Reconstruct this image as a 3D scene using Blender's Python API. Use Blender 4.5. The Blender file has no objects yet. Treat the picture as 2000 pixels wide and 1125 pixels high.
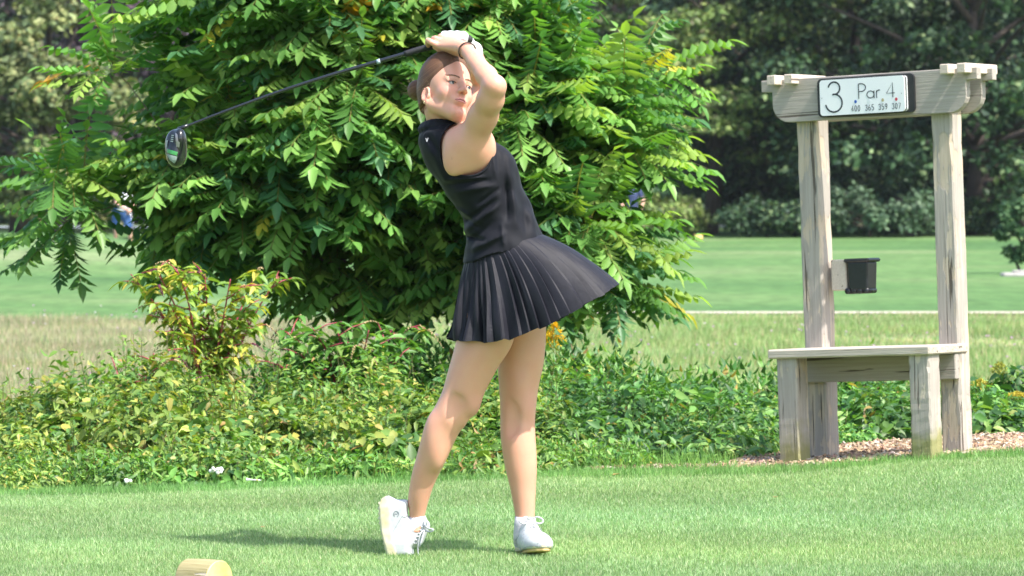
import bpy, math, random
import numpy as np
from mathutils import Vector, Matrix

sc = bpy.context.scene
COL = sc.collection
R = math.radians

# ------------------------------------------------------------------ camera
FPX, CAMH, HORY = 8400.0, 1.10, 424.0      # focal length in photo pixels, eye height, horizon row
cam_d = bpy.data.cameras.new('camera'); cam = bpy.data.objects.new('camera', cam_d); COL.objects.link(cam)
cam.location = (0, 0, CAMH)
cam.rotation_euler = (R(90) - math.atan((562.5 - HORY) / FPX), 0, 0)
cam_d.sensor_width = 36; cam_d.lens = FPX / 2000 * 36
cam_d.clip_start = 0.5; cam_d.clip_end = 3000
cam_d.dof.use_dof = True; cam_d.dof.focus_distance = 14.0; cam_d.dof.aperture_fstop = 11.0
sc.camera = cam
# ------------------------------------------------------------------ sky, sun, exposure
SUN = Vector((0.53, -0.42, 1.0)).normalized()
w = bpy.data.worlds.new('World'); sc.world = w; w.use_nodes = True
nt = w.node_tree; bg = nt.nodes['Background']
sky = nt.nodes.new('ShaderNodeTexSky'); sky.sky_type = 'NISHITA'; sky.sun_disc = False
sky.sun_elevation = math.asin(SUN.z); sky.sun_rotation = math.atan2(SUN.x, SUN.y)
sky.air_density = 1.2; sky.dust_density = 2.5
nt.links.new(sky.outputs[0], bg.inputs[0]); bg.inputs[1].default_value = 0.15
sd = bpy.data.lights.new('sun', 'SUN'); sd.energy = 3.8; sd.angle = R(0.6); sd.color = (1.0, 0.955, 0.88)
sun = bpy.data.objects.new('sun', sd); COL.objects.link(sun)
sun.rotation_euler = SUN.to_track_quat('Z', 'Y').to_euler(); sun.location = (3, 0, 12)
sc.view_settings.view_transform = 'Standard'; sc.view_settings.look = 'None'
sc.view_settings.gamma = 1; sc.view_settings.exposure = 1.15
sc.render.engine = 'CYCLES'
sc.cycles.max_bounces = 8; sc.cycles.transparent_max_bounces = 8

# ------------------------------------------------------------------ helpers
def P(px, py, Y):
    """photo pixel at distance Y -> world point"""
    return Vector(((px - 1000) / FPX * Y, Y, CAMH - (py - HORY) / FPX * Y))

def tag(o, label=None, cat=None, group=None, kind=None):
    if label: o['label'] = label
    if cat: o['category'] = cat
    if group: o['group'] = group
    if kind: o['kind'] = kind
    return o

def empty(name, loc=(0, 0, 0), rot=(0, 0, 0)):
    o = bpy.data.objects.new(name, None); COL.objects.link(o)
    o.location = loc; o.rotation_euler = rot; o.empty_display_size = .1
    return o

def np_mesh(name, V, F, mat, parent=None, smooth=True, cols=None, attrs=None):
    """V (n,3); F: (m,3)/(m,4) array or list of such arrays; cols (n,3) point colours; attrs name -> (n,3)"""
    me = bpy.data.meshes.new(name)
    V = np.asarray(V, dtype=np.float32)
    if not isinstance(F, (list, tuple)): F = [F]
    F = [np.asarray(f, dtype=np.int32) for f in F if len(f)]
    me.vertices.add(len(V)); me.vertices.foreach_set('co', V.ravel())
    loops = np.concatenate([f.ravel() for f in F])
    sizes = np.concatenate([np.full(len(f), f.shape[1], dtype=np.int32) for f in F])
    starts = np.concatenate([[0], np.cumsum(sizes)[:-1]]).astype(np.int32)
    me.loops.add(len(loops)); me.loops.foreach_set('vertex_index', loops)
    me.polygons.add(len(sizes)); me.polygons.foreach_set('loop_start', starts)
    me.polygons.foreach_set('loop_total', sizes)
    me.polygons.foreach_set('use_smooth', np.full(len(sizes), smooth, dtype=bool))
    me.update(calc_edges=True)
    if cols is not None:
        a = me.color_attributes.new('Col', 'FLOAT_COLOR', 'POINT')
        c = np.ones((len(V), 4), dtype=np.float32); c[:, :3] = cols
        a.data.foreach_set('color', c.ravel())
    for k, v in (attrs or {}).items():
        a = me.attributes.new(k, 'FLOAT_VECTOR', 'POINT')
        a.data.foreach_set('vector', np.asarray(v, dtype=np.float32).ravel())
    if isinstance(mat, (list, tuple)):
        for m_ in mat: me.materials.append(m_)
    elif mat: me.materials.append(mat)
    o = bpy.data.objects.new(name, me); COL.objects.link(o)
    if parent: o.parent = parent
    return o

class MB:
    """collects shapes into one mesh"""
    def __init__(s): s.v = []; s.f = []
    def add(s, vs, fs):
        n = len(s.v); s.v += [tuple(v) for v in vs]; s.f += [tuple(i + n for i in f) for f in fs]; return s
    def box(s, c, d, M=None, bev=0.0, seed=None):
        hx, hy, hz = d[0] / 2, d[1] / 2, d[2] / 2
        b = min(bev, hx * .9, hy * .9, hz * .9)
        vs = []; idx = {}
        if b <= 0:
            for x in (-hx, hx):
                for y in (-hy, hy):
                    for z in (-hz, hz): vs.append(Vector((x + c[0], y + c[1], z + c[2])))
            fs = [(0, 1, 3, 2), (4, 6, 7, 5), (0, 4, 5, 1), (2, 3, 7, 6), (0, 2, 6, 4), (1, 5, 7, 3)]
        else:
            import itertools
            fs = []
            for sx, sy, sz in itertools.product((-1, 1), repeat=3):
                for k in range(3):
                    q = [sx * (hx - b), sy * (hy - b), sz * (hz - b)]
                    q[k] = (sx * hx, sy * hy, sz * hz)[k]
                    idx[(sx, sy, sz, k)] = len(vs); vs.append(Vector((q[0] + c[0], q[1] + c[1], q[2] + c[2])))
            for k in range(3):
                a, e = [i for i in range(3) if i != k]
                for sg in (-1, 1):
                    q = []
                    for (u, v_) in ((-1, -1), (1, -1), (1, 1), (-1, 1)):
                        t = [0, 0, 0]; t[k] = sg; t[a] = u; t[e] = v_; q.append(idx[(*t, k)])
                    fs.append(tuple(q))
                for u in (-1, 1):
                    for v_ in (-1, 1):
                        t0 = [0, 0, 0]; t0[k] = -1; t0[a] = u; t0[e] = v_
                        t1 = list(t0); t1[k] = 1
                        fs.append((idx[(*t0, a)], idx[(*t1, a)], idx[(*t1, e)], idx[(*t0, e)]))
            for t in itertools.product((-1, 1), repeat=3):
                fs.append((idx[(*t, 0)], idx[(*t, 1)], idx[(*t, 2)]))
        if M is not None: vs = [M @ v for v in vs]
        return s.add(vs, fs)
    def tube(s, pts, rads, n=8, cap=True):
        pts = [Vector(p) for p in pts]
        if not isinstance(rads, (list, tuple)): rads = [rads] * len(pts)
        base = len(s.v); up = None; vs = []
        for i, p in enumerate(pts):
            t = (pts[min(i + 1, len(pts) - 1)] - pts[max(i - 1, 0)]).normalized()
            if up is None:
                up = t.orthogonal().normalized()
            up = (up - t * up.dot(t)).normalized()
            sd_ = t.cross(up)
            for k in range(n):
                a = 2 * math.pi * k / n
                vs.append(p + (up * math.cos(a) + sd_ * math.sin(a)) * rads[i])
        fs = []
        for i in range(len(pts) - 1):
            for k in range(n):
                a = i * n + k; b = i * n + (k + 1) % n
                fs.append((a, b, b + n, a + n))
        if cap:
            fs.append(tuple(range(n - 1, -1, -1))); fs.append(tuple((len(pts) - 1) * n + k for k in range(n)))
        return s.add(vs, fs)
    def prism(s, poly, y0, y1, M=None):
        """polygon in (x,z), extruded y0..y1"""
        n = len(poly)
        vs = [Vector((x, y0, z)) for x, z in poly] + [Vector((x, y1, z)) for x, z in poly]
        if M is not None: vs = [M @ v for v in vs]
        fs = [tuple(range(n)), tuple(range(2 * n - 1, n - 1, -1))]
        for i in range(n):
            j = (i + 1) % n; fs.append((i, i + n, j + n, j))
        return s.add(vs, fs)
    def build(s, name, mat, parent=None, smooth=False):
        me = bpy.data.meshes.new(name); me.from_pydata([tuple(v) for v in s.v], [], s.f); me.update()
        import bmesh
        bm = bmesh.new(); bm.from_mesh(me); bmesh.ops.recalc_face_normals(bm, faces=bm.faces); bm.to_mesh(me); bm.free()
        if smooth: me.polygons.foreach_set('use_smooth', np.ones(len(me.polygons), dtype=bool))
        if isinstance(mat, (list, tuple)):
            for m_ in mat: me.materials.append(m_)
        elif mat: me.materials.append(mat)
        o = bpy.data.objects.new(name, me); COL.objects.link(o)
        if parent: o.parent = parent
        return o

def copy_tree(o, parent=None):
    c = o.copy(); COL.objects.link(c)
    if parent: c.parent = parent
    for ch in list(o.children): copy_tree(ch, c)
    return c

# ------------------------------------------------------------------ materials
class NT:
    def __init__(s, name):
        s.m = bpy.data.materials.new(name); s.m.use_nodes = True; s.t = s.m.node_tree
        s.b = s.t.nodes['Principled BSDF']; s.out = s.t.nodes['Material Output']
    def n(s, typ, **kw):
        nd = s.t.nodes.new(typ)
        for k, v in kw.items():
            if k == 'inp':
                for a, b in v.items():
                    if isinstance(b, bpy.types.NodeSocket): s.t.links.new(b, nd.inputs[a])
                    else: nd.inputs[a].default_value = b
            else: setattr(nd, k, v)
        return nd
    def link(s, a, b): s.t.links.new(a, b)
    def coord(s, kind='Object'): return s.n('ShaderNodeTexCoord').outputs[kind]
    def mapping(s, vec, scale=(1, 1, 1), rot=(0, 0, 0)):
        return s.n('ShaderNodeMapping', inp={'Vector': vec, 'Scale': scale, 'Rotation': rot}).outputs[0]
    def noise(s, vec, scale, detail=4, rough=.55, dist=0.0):
        return s.n('ShaderNodeTexNoise', inp={'Vector': vec, 'Scale': scale, 'Detail': detail, 'Roughness': rough, 'Distortion': dist}).outputs[0]
    def ramp(s, fac, stops):
        r = s.n('ShaderNodeValToRGB', inp={'Fac': fac}).color_ramp
        while len(r.elements) < len(stops): r.elements.new(.5)
        for e, (p, c) in zip(r.elements, stops):
            e.position = p; e.color = (*c, 1) if len(c) == 3 else c
        return s.t.nodes[-1].outputs[0]
    def mix(s, fac, a, b, mode='MIX'):
        nd = s.n('ShaderNodeMix', data_type='RGBA', blend_type=mode)
        for i, v in ((0, fac), (6, a), (7, b)):
            if isinstance(v, bpy.types.NodeSocket): s.link(v, nd.inputs[i])
            else: nd.inputs[i].default_value = v if i == 0 else ((*v, 1) if len(v) == 3 else v)
        return nd.outputs[2]
    def bump(s, h, strength=.3, dist=.01, normal=None):
        nd = s.n('ShaderNodeBump', inp={'Height': h, 'Strength': strength, 'Distance': dist})
        if normal is not None: s.link(normal, nd.inputs['Normal'])
        return nd.outputs[0]
    def set(s, **kw):
        for k, v in kw.items():
            k = k.replace('_', ' ')
            if isinstance(v, bpy.types.NodeSocket): s.link(v, s.b.inputs[k])
            else: s.b.inputs[k].default_value = (*v, 1) if isinstance(v, tuple) and len(v) == 3 and 'Color' in k else v
        return s.m

def mottled(name, c1, c2, scale=20, rough=.7, bump=.2, bdist=.005, detail=5, **kw):
    t = NT(name); co = t.coord(); n = t.noise(co, scale, detail)
    c = t.ramp(n, [(.3, c1), (.7, c2)])
    t.set(Base_Color=c, Roughness=rough, Normal=t.bump(n, bump, bdist), **kw)
    return t.m

def leaf_mat(name, trans=.35, rough=.45, spec=.5, tmul=(1.1, 1.25, .5), hue=None, nscale=3.0, nvar=.25):
    """foliage: leaf colour from the mesh's own per-leaf colours, some light passes through the blades"""
    t = NT(name)
    col = t.n('ShaderNodeVertexColor', layer_name='Col').outputs[0]
    n = t.noise(t.coord(), nscale, 2)
    v = t.n('ShaderNodeMapRange', inp={'Value': n, 1: .3, 2: .7, 3: 1 - nvar, 4: 1 + nvar}).outputs[0]
    hv = t.n('ShaderNodeHueSaturation', inp={'Color': col, 'Value': v}).outputs[0]
    t.set(Base_Color=hv, Roughness=rough, Specular_IOR_Level=spec)
    tc = t.mix(1.0, hv, tmul, 'MULTIPLY')
    tr = t.n('ShaderNodeBsdfTranslucent', inp={'Color': tc})
    mx = t.n('ShaderNodeMixShader', inp={0: trans, 1: t.b.outputs[0], 2: tr.outputs[0]})
    t.link(mx.outputs[0], t.out.inputs[0])
    return t.m

# ------------------------------------------------------------------ leaves by the thousand (numpy)
def nrm(v): return v / np.maximum(np.linalg.norm(v, axis=-1, keepdims=True), 1e-9)

def leaves(pos, d, side, L, W, col, detail=2, droop=.15, fold=.25, rng=None):
    """pos,d,side (n,3); L,W (n,); col (n,3). Returns V, F, C of folded, drooping leaf blades."""
    n = len(pos); d = nrm(d); side = nrm(side - d * np.sum(side * d, 1, keepdims=True))
    up = np.cross(side, d); L = L[:, None]; W = W[:, None]
    def pt(t, s_, dz=0):
        return pos + d * (L * t) + side * (W * s_ * .5) + up * (W * abs(s_) * fold * .5) - up * (L * droop * t * t) + up * 0
    if detail == 1:
        V = np.stack([pt(0, 0), pt(.45, 1), pt(1, 0), pt(.45, -1)], 1)
        F = (np.arange(n)[:, None] * 4 + np.array([0, 1, 2, 3])).astype(np.int32)
        k = 4; Fs = [F]
    else:
        V = np.stack([pt(0, 0), pt(.3, .95), pt(.65, .75), pt(1, 0), pt(.65, -.75), pt(.3, -.95), pt(.45, 0)], 1)
        b = np.arange(n)[:, None] * 7
        Fq = np.concatenate([b + np.array([0, 1, 2, 6]), b + np.array([0, 6, 4, 5])])
        Ft = np.concatenate([b + np.array([6, 2, 3]), b + np.array([6, 3, 4])])
        k = 7; Fs = [Fq, Ft]
    C = np.repeat(col[:, None, :], k, 1)
    return V.reshape(-1, 3), Fs, C.reshape(-1, 3)

def join(parts):
    Vs, Cs, Fd, off = [], [], {}, 0
    for V, F, C in parts:
        Vs.append(V); Cs.append(C)
        for f in F: Fd.setdefault(f.shape[1], []).append(f + off)
        off += len(V)
    return np.concatenate(Vs), [np.concatenate(v) for v in Fd.values()], np.concatenate(Cs)

def pick(rng, n, palette, weights, var=.12):
    p = np.array(palette); i = rng.choice(len(p), n, p=np.array(weights) / sum(weights))
    return p[i] * (1 + rng.normal(0, var, (n, 1))) * (1 + rng.normal(0, var * .3, (n, 3)))

def noise2(x, y, seed=0, oct=3):
    """cheap smooth noise from sums of sines, about -1..1"""
    r = np.random.default_rng(seed); s = 0; a = 1; f = 1; tot = 0
    for o in range(oct):
        for k in range(3):
            th = r.uniform(0, 6.28); ph = r.uniform(0, 6.28, 2); q = f * r.uniform(.7, 1.3)
            s = s + a * np.sin(q * (x * math.cos(th) + y * math.sin(th)) + ph[0] + .8 * np.sin(q * .7 * (y * math.cos(th) - x * math.sin(th)) + ph[1]))
        tot += a * 2.2; a *= .55; f *= 2.1
    return s / tot
# ================================================================== ground
def elev(x, y):
    """height of the land: level tee, sloping up a little to the right, then a long gentle rise"""
    x = np.asarray(x, dtype=float); y = np.asarray(y, dtype=float)
    q = np.clip((y - 14.3) / 2.9, 0, 1); q = q * q * (3 - 2 * q)
    tee = np.interp(x, [-2.6, -2.05, -1, -.41, .12, 1.13, 1.64, 2.05, 3], [0, .002, .023, .043, .070, .088, .126, .150, .17]) * q * np.clip((24 - y) / 5, 0, 1)
    far = .725 * (np.clip(y - 45, 0, 400) / 105) ** 1.25
    far = np.where(y > 150, .725 * (105 / 105) ** 1.25 + (y - 150) * .004, far)
    rol = .10 * noise2(x / 9, y / 16, 3) * np.clip((y - 62) / 20, 0, 1) * np.clip((170 - y) / 30, 0, 1)
    dip = -.06 * np.clip((y - 22) / 4, 0, 1) * np.clip((48 - y) / 6, 0, 1) + .05 * noise2(x / 1.3, y / 2, 5) * np.clip((y - 22) / 4, 0, 1) * np.clip((48 - y) / 6, 0, 1)
    mound = .62 * np.exp(-((x + 9.3) / 3.2) ** 2 - ((y - 84) / 9) ** 2)
    return tee + far + rol + dip + mound

def edge_y(x):
    """far edge of the mown tee"""
    return 17.22 + .04 * np.sin(x * 1.1 + .4) + .030 * np.sin(x * 4.3) + .012 * np.sin(x * 13)

def sheet(name, xs, ys, dz, mat, mask=None):
    X, Y = np.meshgrid(xs, ys); Z = elev(X, Y) + (dz(X, Y) if callable(dz) else dz)
    V = np.stack([X, Y, Z], -1).reshape(-1, 3); nx = len(xs); j, i = np.mgrid[0:len(ys) - 1, 0:nx - 1]
    a = (j * nx + i).ravel(); F = np.stack([a, a + 1, a + nx + 1, a + nx], 1)
    if mask is not None:
        c = V[F].mean(1); F = F[mask(c[:, 0], c[:, 1])]
    return np_mesh(name, V, F, mat)

def grass_ground(name, stops, sc1, sc2, bump=.6):
    t = NT(name); co = t.coord()
    n1 = t.noise(t.mapping(co, sc1), 1.0, 5, .6); n2 = t.noise(t.mapping(co, sc2), 1.0, 4, .7)
    c1 = t.ramp(n1, stops); f = t.n('ShaderNodeMapRange', inp={'Value': n2, 1: .3, 2: .7, 3: .72, 4: 1.28}).outputs[0]
    c = t.n('ShaderNodeHueSaturation', inp={'Color': c1, 'Value': f}).outputs[0]
    t.set(Base_Color=c, Roughness=.9, Specular_IOR_Level=.15, Normal=t.bump(n2, bump, .02)); return t.m

M_SOIL = grass_ground('rough_ground', [(.25, (.030, .050, .016)), (.5, (.050, .080, .024)), (.75, (.085, .085, .040))], (1.2, 1.2, 1), (30, 30, 30))
M_TEE = grass_ground('tee_turf', [(.3, (.12, .21, .060)), (.7, (.15, .25, .075))], (2, 1.2, 1), (70, 70, 70))
M_FAIR = grass_ground('fairway_turf', [(.30, (.045, .105, .036)), (.46, (.080, .160, .050)), (.56, (.105, .180, .062)), (.70, (.19, .23, .115))], (.07, .085, 1), (3.5, .9, 3), .2)
M_MEAD = grass_ground('meadow_ground', [(.28, (.15, .20, .085)), (.5, (.23, .23, .13)), (.72, (.32, .26, .18))], (.45, .30, 1), (5, 3, 4), .5)
M_PATH = mottled('path_gravel', (.36, .31, .25), (.50, .44, .37), 3, .95, .3, .01)
M_ROAD = mottled('far_road', (.24, .27, .31), (.30, .33, .38), .8, .8, .1, .01)

ys_far = np.concatenate([np.linspace(3, 60, 115), np.geomspace(61, 1500, 70)])
tag(sheet('ground', np.concatenate([-np.geomspace(400, 12, 24), np.linspace(-11, 11, 67), np.geomspace(12, 400, 24)]), ys_far, -.02, M_SOIL), kind='structure')
nb = lambda x, k=1.0: k * (.5 * np.sin(x * .9) + .35 * np.sin(x * 2.3 + 1) + .2 * np.sin(x * 5.1))
tag(sheet('tee_ground', np.linspace(-7, 7, 141), np.linspace(6, 21, 301), .0, M_TEE, lambda x, y: y < edge_y(x)), kind='structure')
tag(sheet('fairway', np.linspace(-60, 60, 121), np.linspace(44, 196, 305), .004 - .008, M_FAIR,
          lambda x, y: (y > np.where(x < -1.5, 46.0 + nb(x, .8), 49.3)) & (y < 150 + 10 * np.sin(x * .15))), kind='structure')
tag(sheet('meadow', np.linspace(-40, 40, 161), np.linspace(23, 48, 51), -.010, M_MEAD, lambda x, y: (y > 23.5 + nb(x, .4)) & (y < np.where(x < -1.5, 46.0 + nb(x, .8), 48.4))), kind='structure')
tag(sheet('gravel_path', np.linspace(-1.6, 60, 124), 48.4 + np.linspace(0, .95, 6), .006, M_PATH), kind='structure')
tag(sheet('far_road', np.linspace(-70, 90, 60), np.linspace(152, 158, 5), .02, M_ROAD), kind='structure')

# ------------------------------------------------------------------ mown grass of the tee, blade by blade
rng = np.random.default_rng(7)
LEAF_GRASS = leaf_mat('grass_blade', .30, .55, .35, (1.05, 1.2, .5), nscale=1.2, nvar=.12)
def blades(n, x0, x1, y0, y1, keep, h, w_, palette, weights, seed, lean=.35, var=.14, hvar=.25, near_bias=True):
    r = np.random.default_rng(seed)
    x = r.uniform(x0, x1, n); y = r.uniform(y0, y1, n); m_ = keep(x, y); x, y = x[m_], y[m_]
    # stay near the view cone
    m_ = np.abs(x) < y * .1215 + .95; x, y = x[m_], y[m_]; n = len(x)
    z = elev(x, y); hh = h * (1 + r.normal(0, hvar, n)).clip(.35, 2); a = r.uniform(0, 2 * np.pi, n); le = np.abs(r.normal(0, lean, n)); b = r.uniform(0, 2 * np.pi, n)
    if callable(w_): w_ = w_(y)
    base = np.stack([x, y, z], 1); wd_ = np.stack([np.cos(a), np.sin(a), 0 * a], 1) * (w_ * .5 * np.ones(n))[:, None]
    tip = base + np.stack([np.cos(b) * le * hh, np.sin(b) * le * hh, hh], 1)
    V = np.stack([base - wd_, base + wd_, tip], 1).reshape(-1, 3)
    C = np.repeat(pick(r, n, palette, weights, var)[:, None], 3, 1).reshape(-1, 3)
    # patchy colour of the turf itself
    pat = .8 * noise2(x * .9, y * 1.9, 12) + .5 * noise2(x * 5, y * 4, 13) + .35 * np.sin(y * 4.2 + .4 * np.sin(x * 1.3)) - .5 * np.clip((14.2 - y) / 1.5, 0, 1); C = C * np.repeat(1 + .17 * pat, 3)[:, None]; hs = np.repeat(noise2(x * 1.3, y * 2.4, 17), 3)[:, None]; C = 1.08 * C * (1 + hs * np.array((.07, .0, -.09)))
    return V, [np.arange(3 * n, dtype=np.int32).reshape(-1, 3)], C.clip(0.004, 1)
pal = [(.225, .35, .148), (.285, .415, .195), (.36, .455, .255), (.41, .435, .265), (.155, .275, .098)]
a_ = blades(800000, -3.3, 3.3, 11.9, 17.9, lambda x, y: y < edge_y(x) - .02, .0125, lambda y: .0028 + 0 * y, pal, [4, 4, 2.5, .8, 1.5], 1, lean=.55)
b_ = blades(60000, -3.2, 3.2, 16.8, 17.6, lambda x, y: (y < edge_y(x) + .05) & (y > edge_y(x) - .30 - .1 * np.sin(x * 3)), .030, .0034, [(.13, .27, .075), (.17, .33, .10), (.21, .36, .13)], [3, 3, 2], 2, lean=.4)
g_ = np_mesh('tee_grass', *join([a_, b_])[:2], LEAF_GRASS, smooth=False, cols=join([a_, b_])[2])
tag(g_, 'short pale green mown grass of the tee she stands on', 'grass', kind='stuff')

# ------------------------------------------------------------------ meadow grass and wildflowers
LEAF_DRY = leaf_mat('meadow_blade', .30, .7, .2, (1.1, 1.1, .6), nscale=.5, nvar=.15)
palm = [(.345, .29, .205), (.43, .37, .28), (.245, .31, .14), (.175, .275, .11), (.40, .375, .25)]
palR = [(.21, .34, .12), (.27, .38, .16), (.16, .29, .09), (.36, .38, .20), (.43, .37, .24)]
parts = [blades(140000, -7.6, -1.2, 24.5, 47.5, lambda x, y: y < 45.6 + nb(x, .8), .085, .010, palm, [3, 3, 2.8, 2.2, 2.6], 21, lean=.35),
         blades(100000, -1.2, 7.4, 24.5, 46, lambda x, y: (noise2(x / 1.5, y / 4, 31) > -.25) | (y < 33), .08, .010, palR, [3, 4, 3, 2, 1.2], 22, lean=.4),
         blades(60000, -1.5, 6.8, 36, 48.2, lambda x, y: y < 48.2, .035, .012, palR, [3, 3, 2, 3, 2.4], 23, lean=.4)]
j_ = join(parts); g_ = np_mesh('meadow_grass', j_[0], j_[1], LEAF_DRY, smooth=False, cols=j_[2])
tag(g_, 'dry straw coloured meadow grass between the bushes and the fairway', 'grass', kind='stuff')
r = np.random.default_rng(33); fl = []
n = 620; x = r.uniform(-5.8, 5.8, n); y = r.uniform(26, 45.5, n); m_ = (np.abs(x) < y * .12) & (noise2(x, y / 2, 40) > -.2) & ~((x > 1.5) & (y > 40)); x, y = x[m_], y[m_]; n = len(x)
z = elev(x, y) + r.uniform(.06, .24, n) * np.where(x < 0, 1.0, .75)
pos = np.stack([x, y, z], 1)
pc = pick(r, n, [(.55, .34, .55), (.62, .42, .60), (.70, .66, .68)], [3, 3, 1], .1)
for k in range(5):
    a = 2 * np.pi * k / 5 + r.uniform(0, 1, n)
    d = np.stack([np.cos(a), np.sin(a) * .6 - .3, .7 + 0 * a], 1); s_ = np.stack([-np.sin(a), np.cos(a), 0 * a], 1)
    fl.append(leaves(pos, d, s_, r.uniform(.012, .020, n), np.full(n, .013), pc, 1))
j_ = join(fl); g_ = np_mesh('wildflowers', j_[0], j_[1], leaf_mat('petal', .3, .6, .2, (1, .9, 1)), smooth=False, cols=j_[2])
tag(g_, 'small pink and lilac wildflowers scattered through the dry meadow', 'wildflowers', kind='stuff')
# ================================================================== hole sign with bench
def wood_mat(name, c_lo, c_hi, wear=(.44, .34, .25), wear_amt=.5, paint_var=30, moss=0.0, axis='z'):
    """flaking paint over weathered timber, cracks along the grain"""
    t = NT(name); co = t.coord()
    sc_ = {'z': (26, 26, 2.2), 'x': (2.2, 26, 26), 'y': (26, 2.2, 26)}[axis]
    sc2 = {'z': (120, 120, 5), 'x': (5, 120, 120), 'y': (120, 5, 120)}[axis]
    g1 = t.noise(t.mapping(co, sc_), 1.0, 5, .6, .5); g2 = t.noise(t.mapping(co, sc2), 1.0, 3, .6, .3); n = t.noise(co, 7, 4)
    paint = t.mix(t.n('ShaderNodeMapRange', inp={'Value': g2, 1: .3, 2: .7, 3: 0., 4: 1.}).outputs[0], c_lo, c_hi)
    bare = t.mix(t.n('ShaderNodeMapRange', inp={'Value': g1, 1: .35, 2: .65, 3: 0., 4: 1.}).outputs[0], wear, (.54, .46, .37))
    lo = .74 - .18 * wear_amt
    ms = t.n('ShaderNodeMath', operation='ADD', inp={0: t.n('ShaderNodeMath', operation='MULTIPLY', inp={0: g1, 1: .6}).outputs[0], 1: t.n('ShaderNodeMath', operation='MULTIPLY', inp={0: n, 1: .4}).outputs[0]}).outputs[0]
    mk = t.n('ShaderNodeMapRange', inp={'Value': ms, 1: lo - .12, 2: lo - .10, 3: 0., 4: 1.}).outputs[0]
    c = t.mix(mk, paint, bare)
    cr = t.n('ShaderNodeMapRange', inp={'Value': t.noise(t.mapping(co, tuple(v * (1.7 if v > 10 else .8) for v in sc_)), 1.0, 3, .5, .8), 1: .64, 2: .67, 3: 0., 4: 1.}).outputs[0]
    c = t.mix(t.n('ShaderNodeMath', operation='MULTIPLY', inp={0: cr, 1: .85}).outputs[0], c, (.07, .055, .04))
    if moss:
        z = t.n('ShaderNodeSeparateXYZ', inp={0: co}).outputs[2]
        mz = t.n('ShaderNodeMapRange', inp={'Value': t.n('ShaderNodeMath', operation='ADD', inp={0: z, 1: t.n('ShaderNodeMath', operation='MULTIPLY', inp={0: n, 1: -.5}).outputs[0]}).outputs[0], 1: -.22, 2: -.10, 3: moss, 4: 0.}).outputs[0]
        c = t.mix(mz, c, (.22, .22, .06))
    h = t.n('ShaderNodeMath', operation='SUBTRACT', inp={0: g2, 1: t.n('ShaderNodeMath', operation='ADD', inp={0: cr, 1: mk}).outputs[0]}).outputs[0]
    t.set(Base_Color=c, Roughness=.75, Specular_IOR_Level=.25, Normal=t.bump(h, .55, .004)); return t.m
PAINT = ((.330, .292, .258), (.415, .372, .330))
W_Z = wood_mat('flaking_paint_post', *PAINT, wear_amt=.60, moss=.0)
W_ZM = wood_mat('flaking_paint_leg', *PAINT, wear_amt=.40, moss=.8)
W_X = wood_mat('painted_beam', *PAINT, wear_amt=-.1, axis='x')
W_Y = wood_mat('pale_crosspiece', (.52, .43, .36), (.60, .52, .44), wear_amt=.0, axis='y')
W_SEAT = wood_mat('worn_seat_board', (.40, .34, .28), (.54, .48, .41), wear=(.36, .28, .20), wear_amt=.5, axis='x')
SD = 8400 / 480.0; SA = R(-32)                        # distance, yaw
SC_ = P(1711, 891, SD)                                 # middle of the four feet
bs = empty('bench_sign', (SC_.x, SC_.y, SC_.z - .006))
bs.rotation_euler = (R(0), R(-2.3), SA)
tag(bs, 'weathered grey wooden bench under two posts carrying the white hole three sign board', 'bench sign')
Wd, Dp = .612, .265                                   # centre distances of the feet
pw, pd = .092, .100
def post(name, x, y, z0, z1, mat, w_=pw, d_=pd, seed=0):
    """rough timber post with worn arrises"""
    m = MB(); n = 22; r_ = random.Random(seed); base = []
    ring = [(-1, -1, 1), (-1, -1, 0), (1, -1, 0), (1, -1, 1), (1, 1, 1), (1, 1, 0), (-1, 1, 0), (-1, 1, 1)]
    vs = []
    for i in range(n + 1):
        z = z0 + (z1 - z0) * i / n; b = .004 + (.004 * r_.random() if r_.random() > .3 else .009 * r_.random())
        for (sx, sy, ax_) in ring:
            bx, by = (b, 0) if ax_ == 0 else (0, b)
            vs.append((x + sx * (w_ / 2 - bx) + r_.uniform(-.0008, .0008), y + sy * (d_ / 2 - by) + r_.uniform(-.0008, .0008), z))
    fs = [(i * 8 + k, i * 8 + (k + 1) % 8, (i + 1) * 8 + (k + 1) % 8, (i + 1) * 8 + k) for i in range(n) for k in range(8)]
    fs += [tuple(range(8)), tuple(n * 8 + k for k in range(8))]
    m.add(vs, fs); return m.build(name, mat, bs)
BH = 1.386                                           # underside of the beams
post('post', -Wd / 2 - .002, Dp / 2, -.12, BH + .10, W_Z, .096, .104, seed=1)
pr = post('post', Wd / 2, Dp / 2, -.12, BH + .10, W_Z, seed=2)
post('leg', -Wd / 2 + .006, -Dp / 2, -.12, .415, W_ZM, seed=3)
post('leg', Wd / 2 - .006, -Dp / 2, -.12, .415, W_ZM, seed=4)
# seat board with worn corners and the rail under it
m = MB(); m.box((-.008, -.026, .434), (.735, .352, .038), bev=.006); m.build('seat', W_SEAT, bs)
m = MB(); m.box((-.004, Dp / 2 - pd / 2 - .020, .362), (Wd + .100, .036, .104), bev=.004); m.build('seat_rail', W_X, bs)
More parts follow.
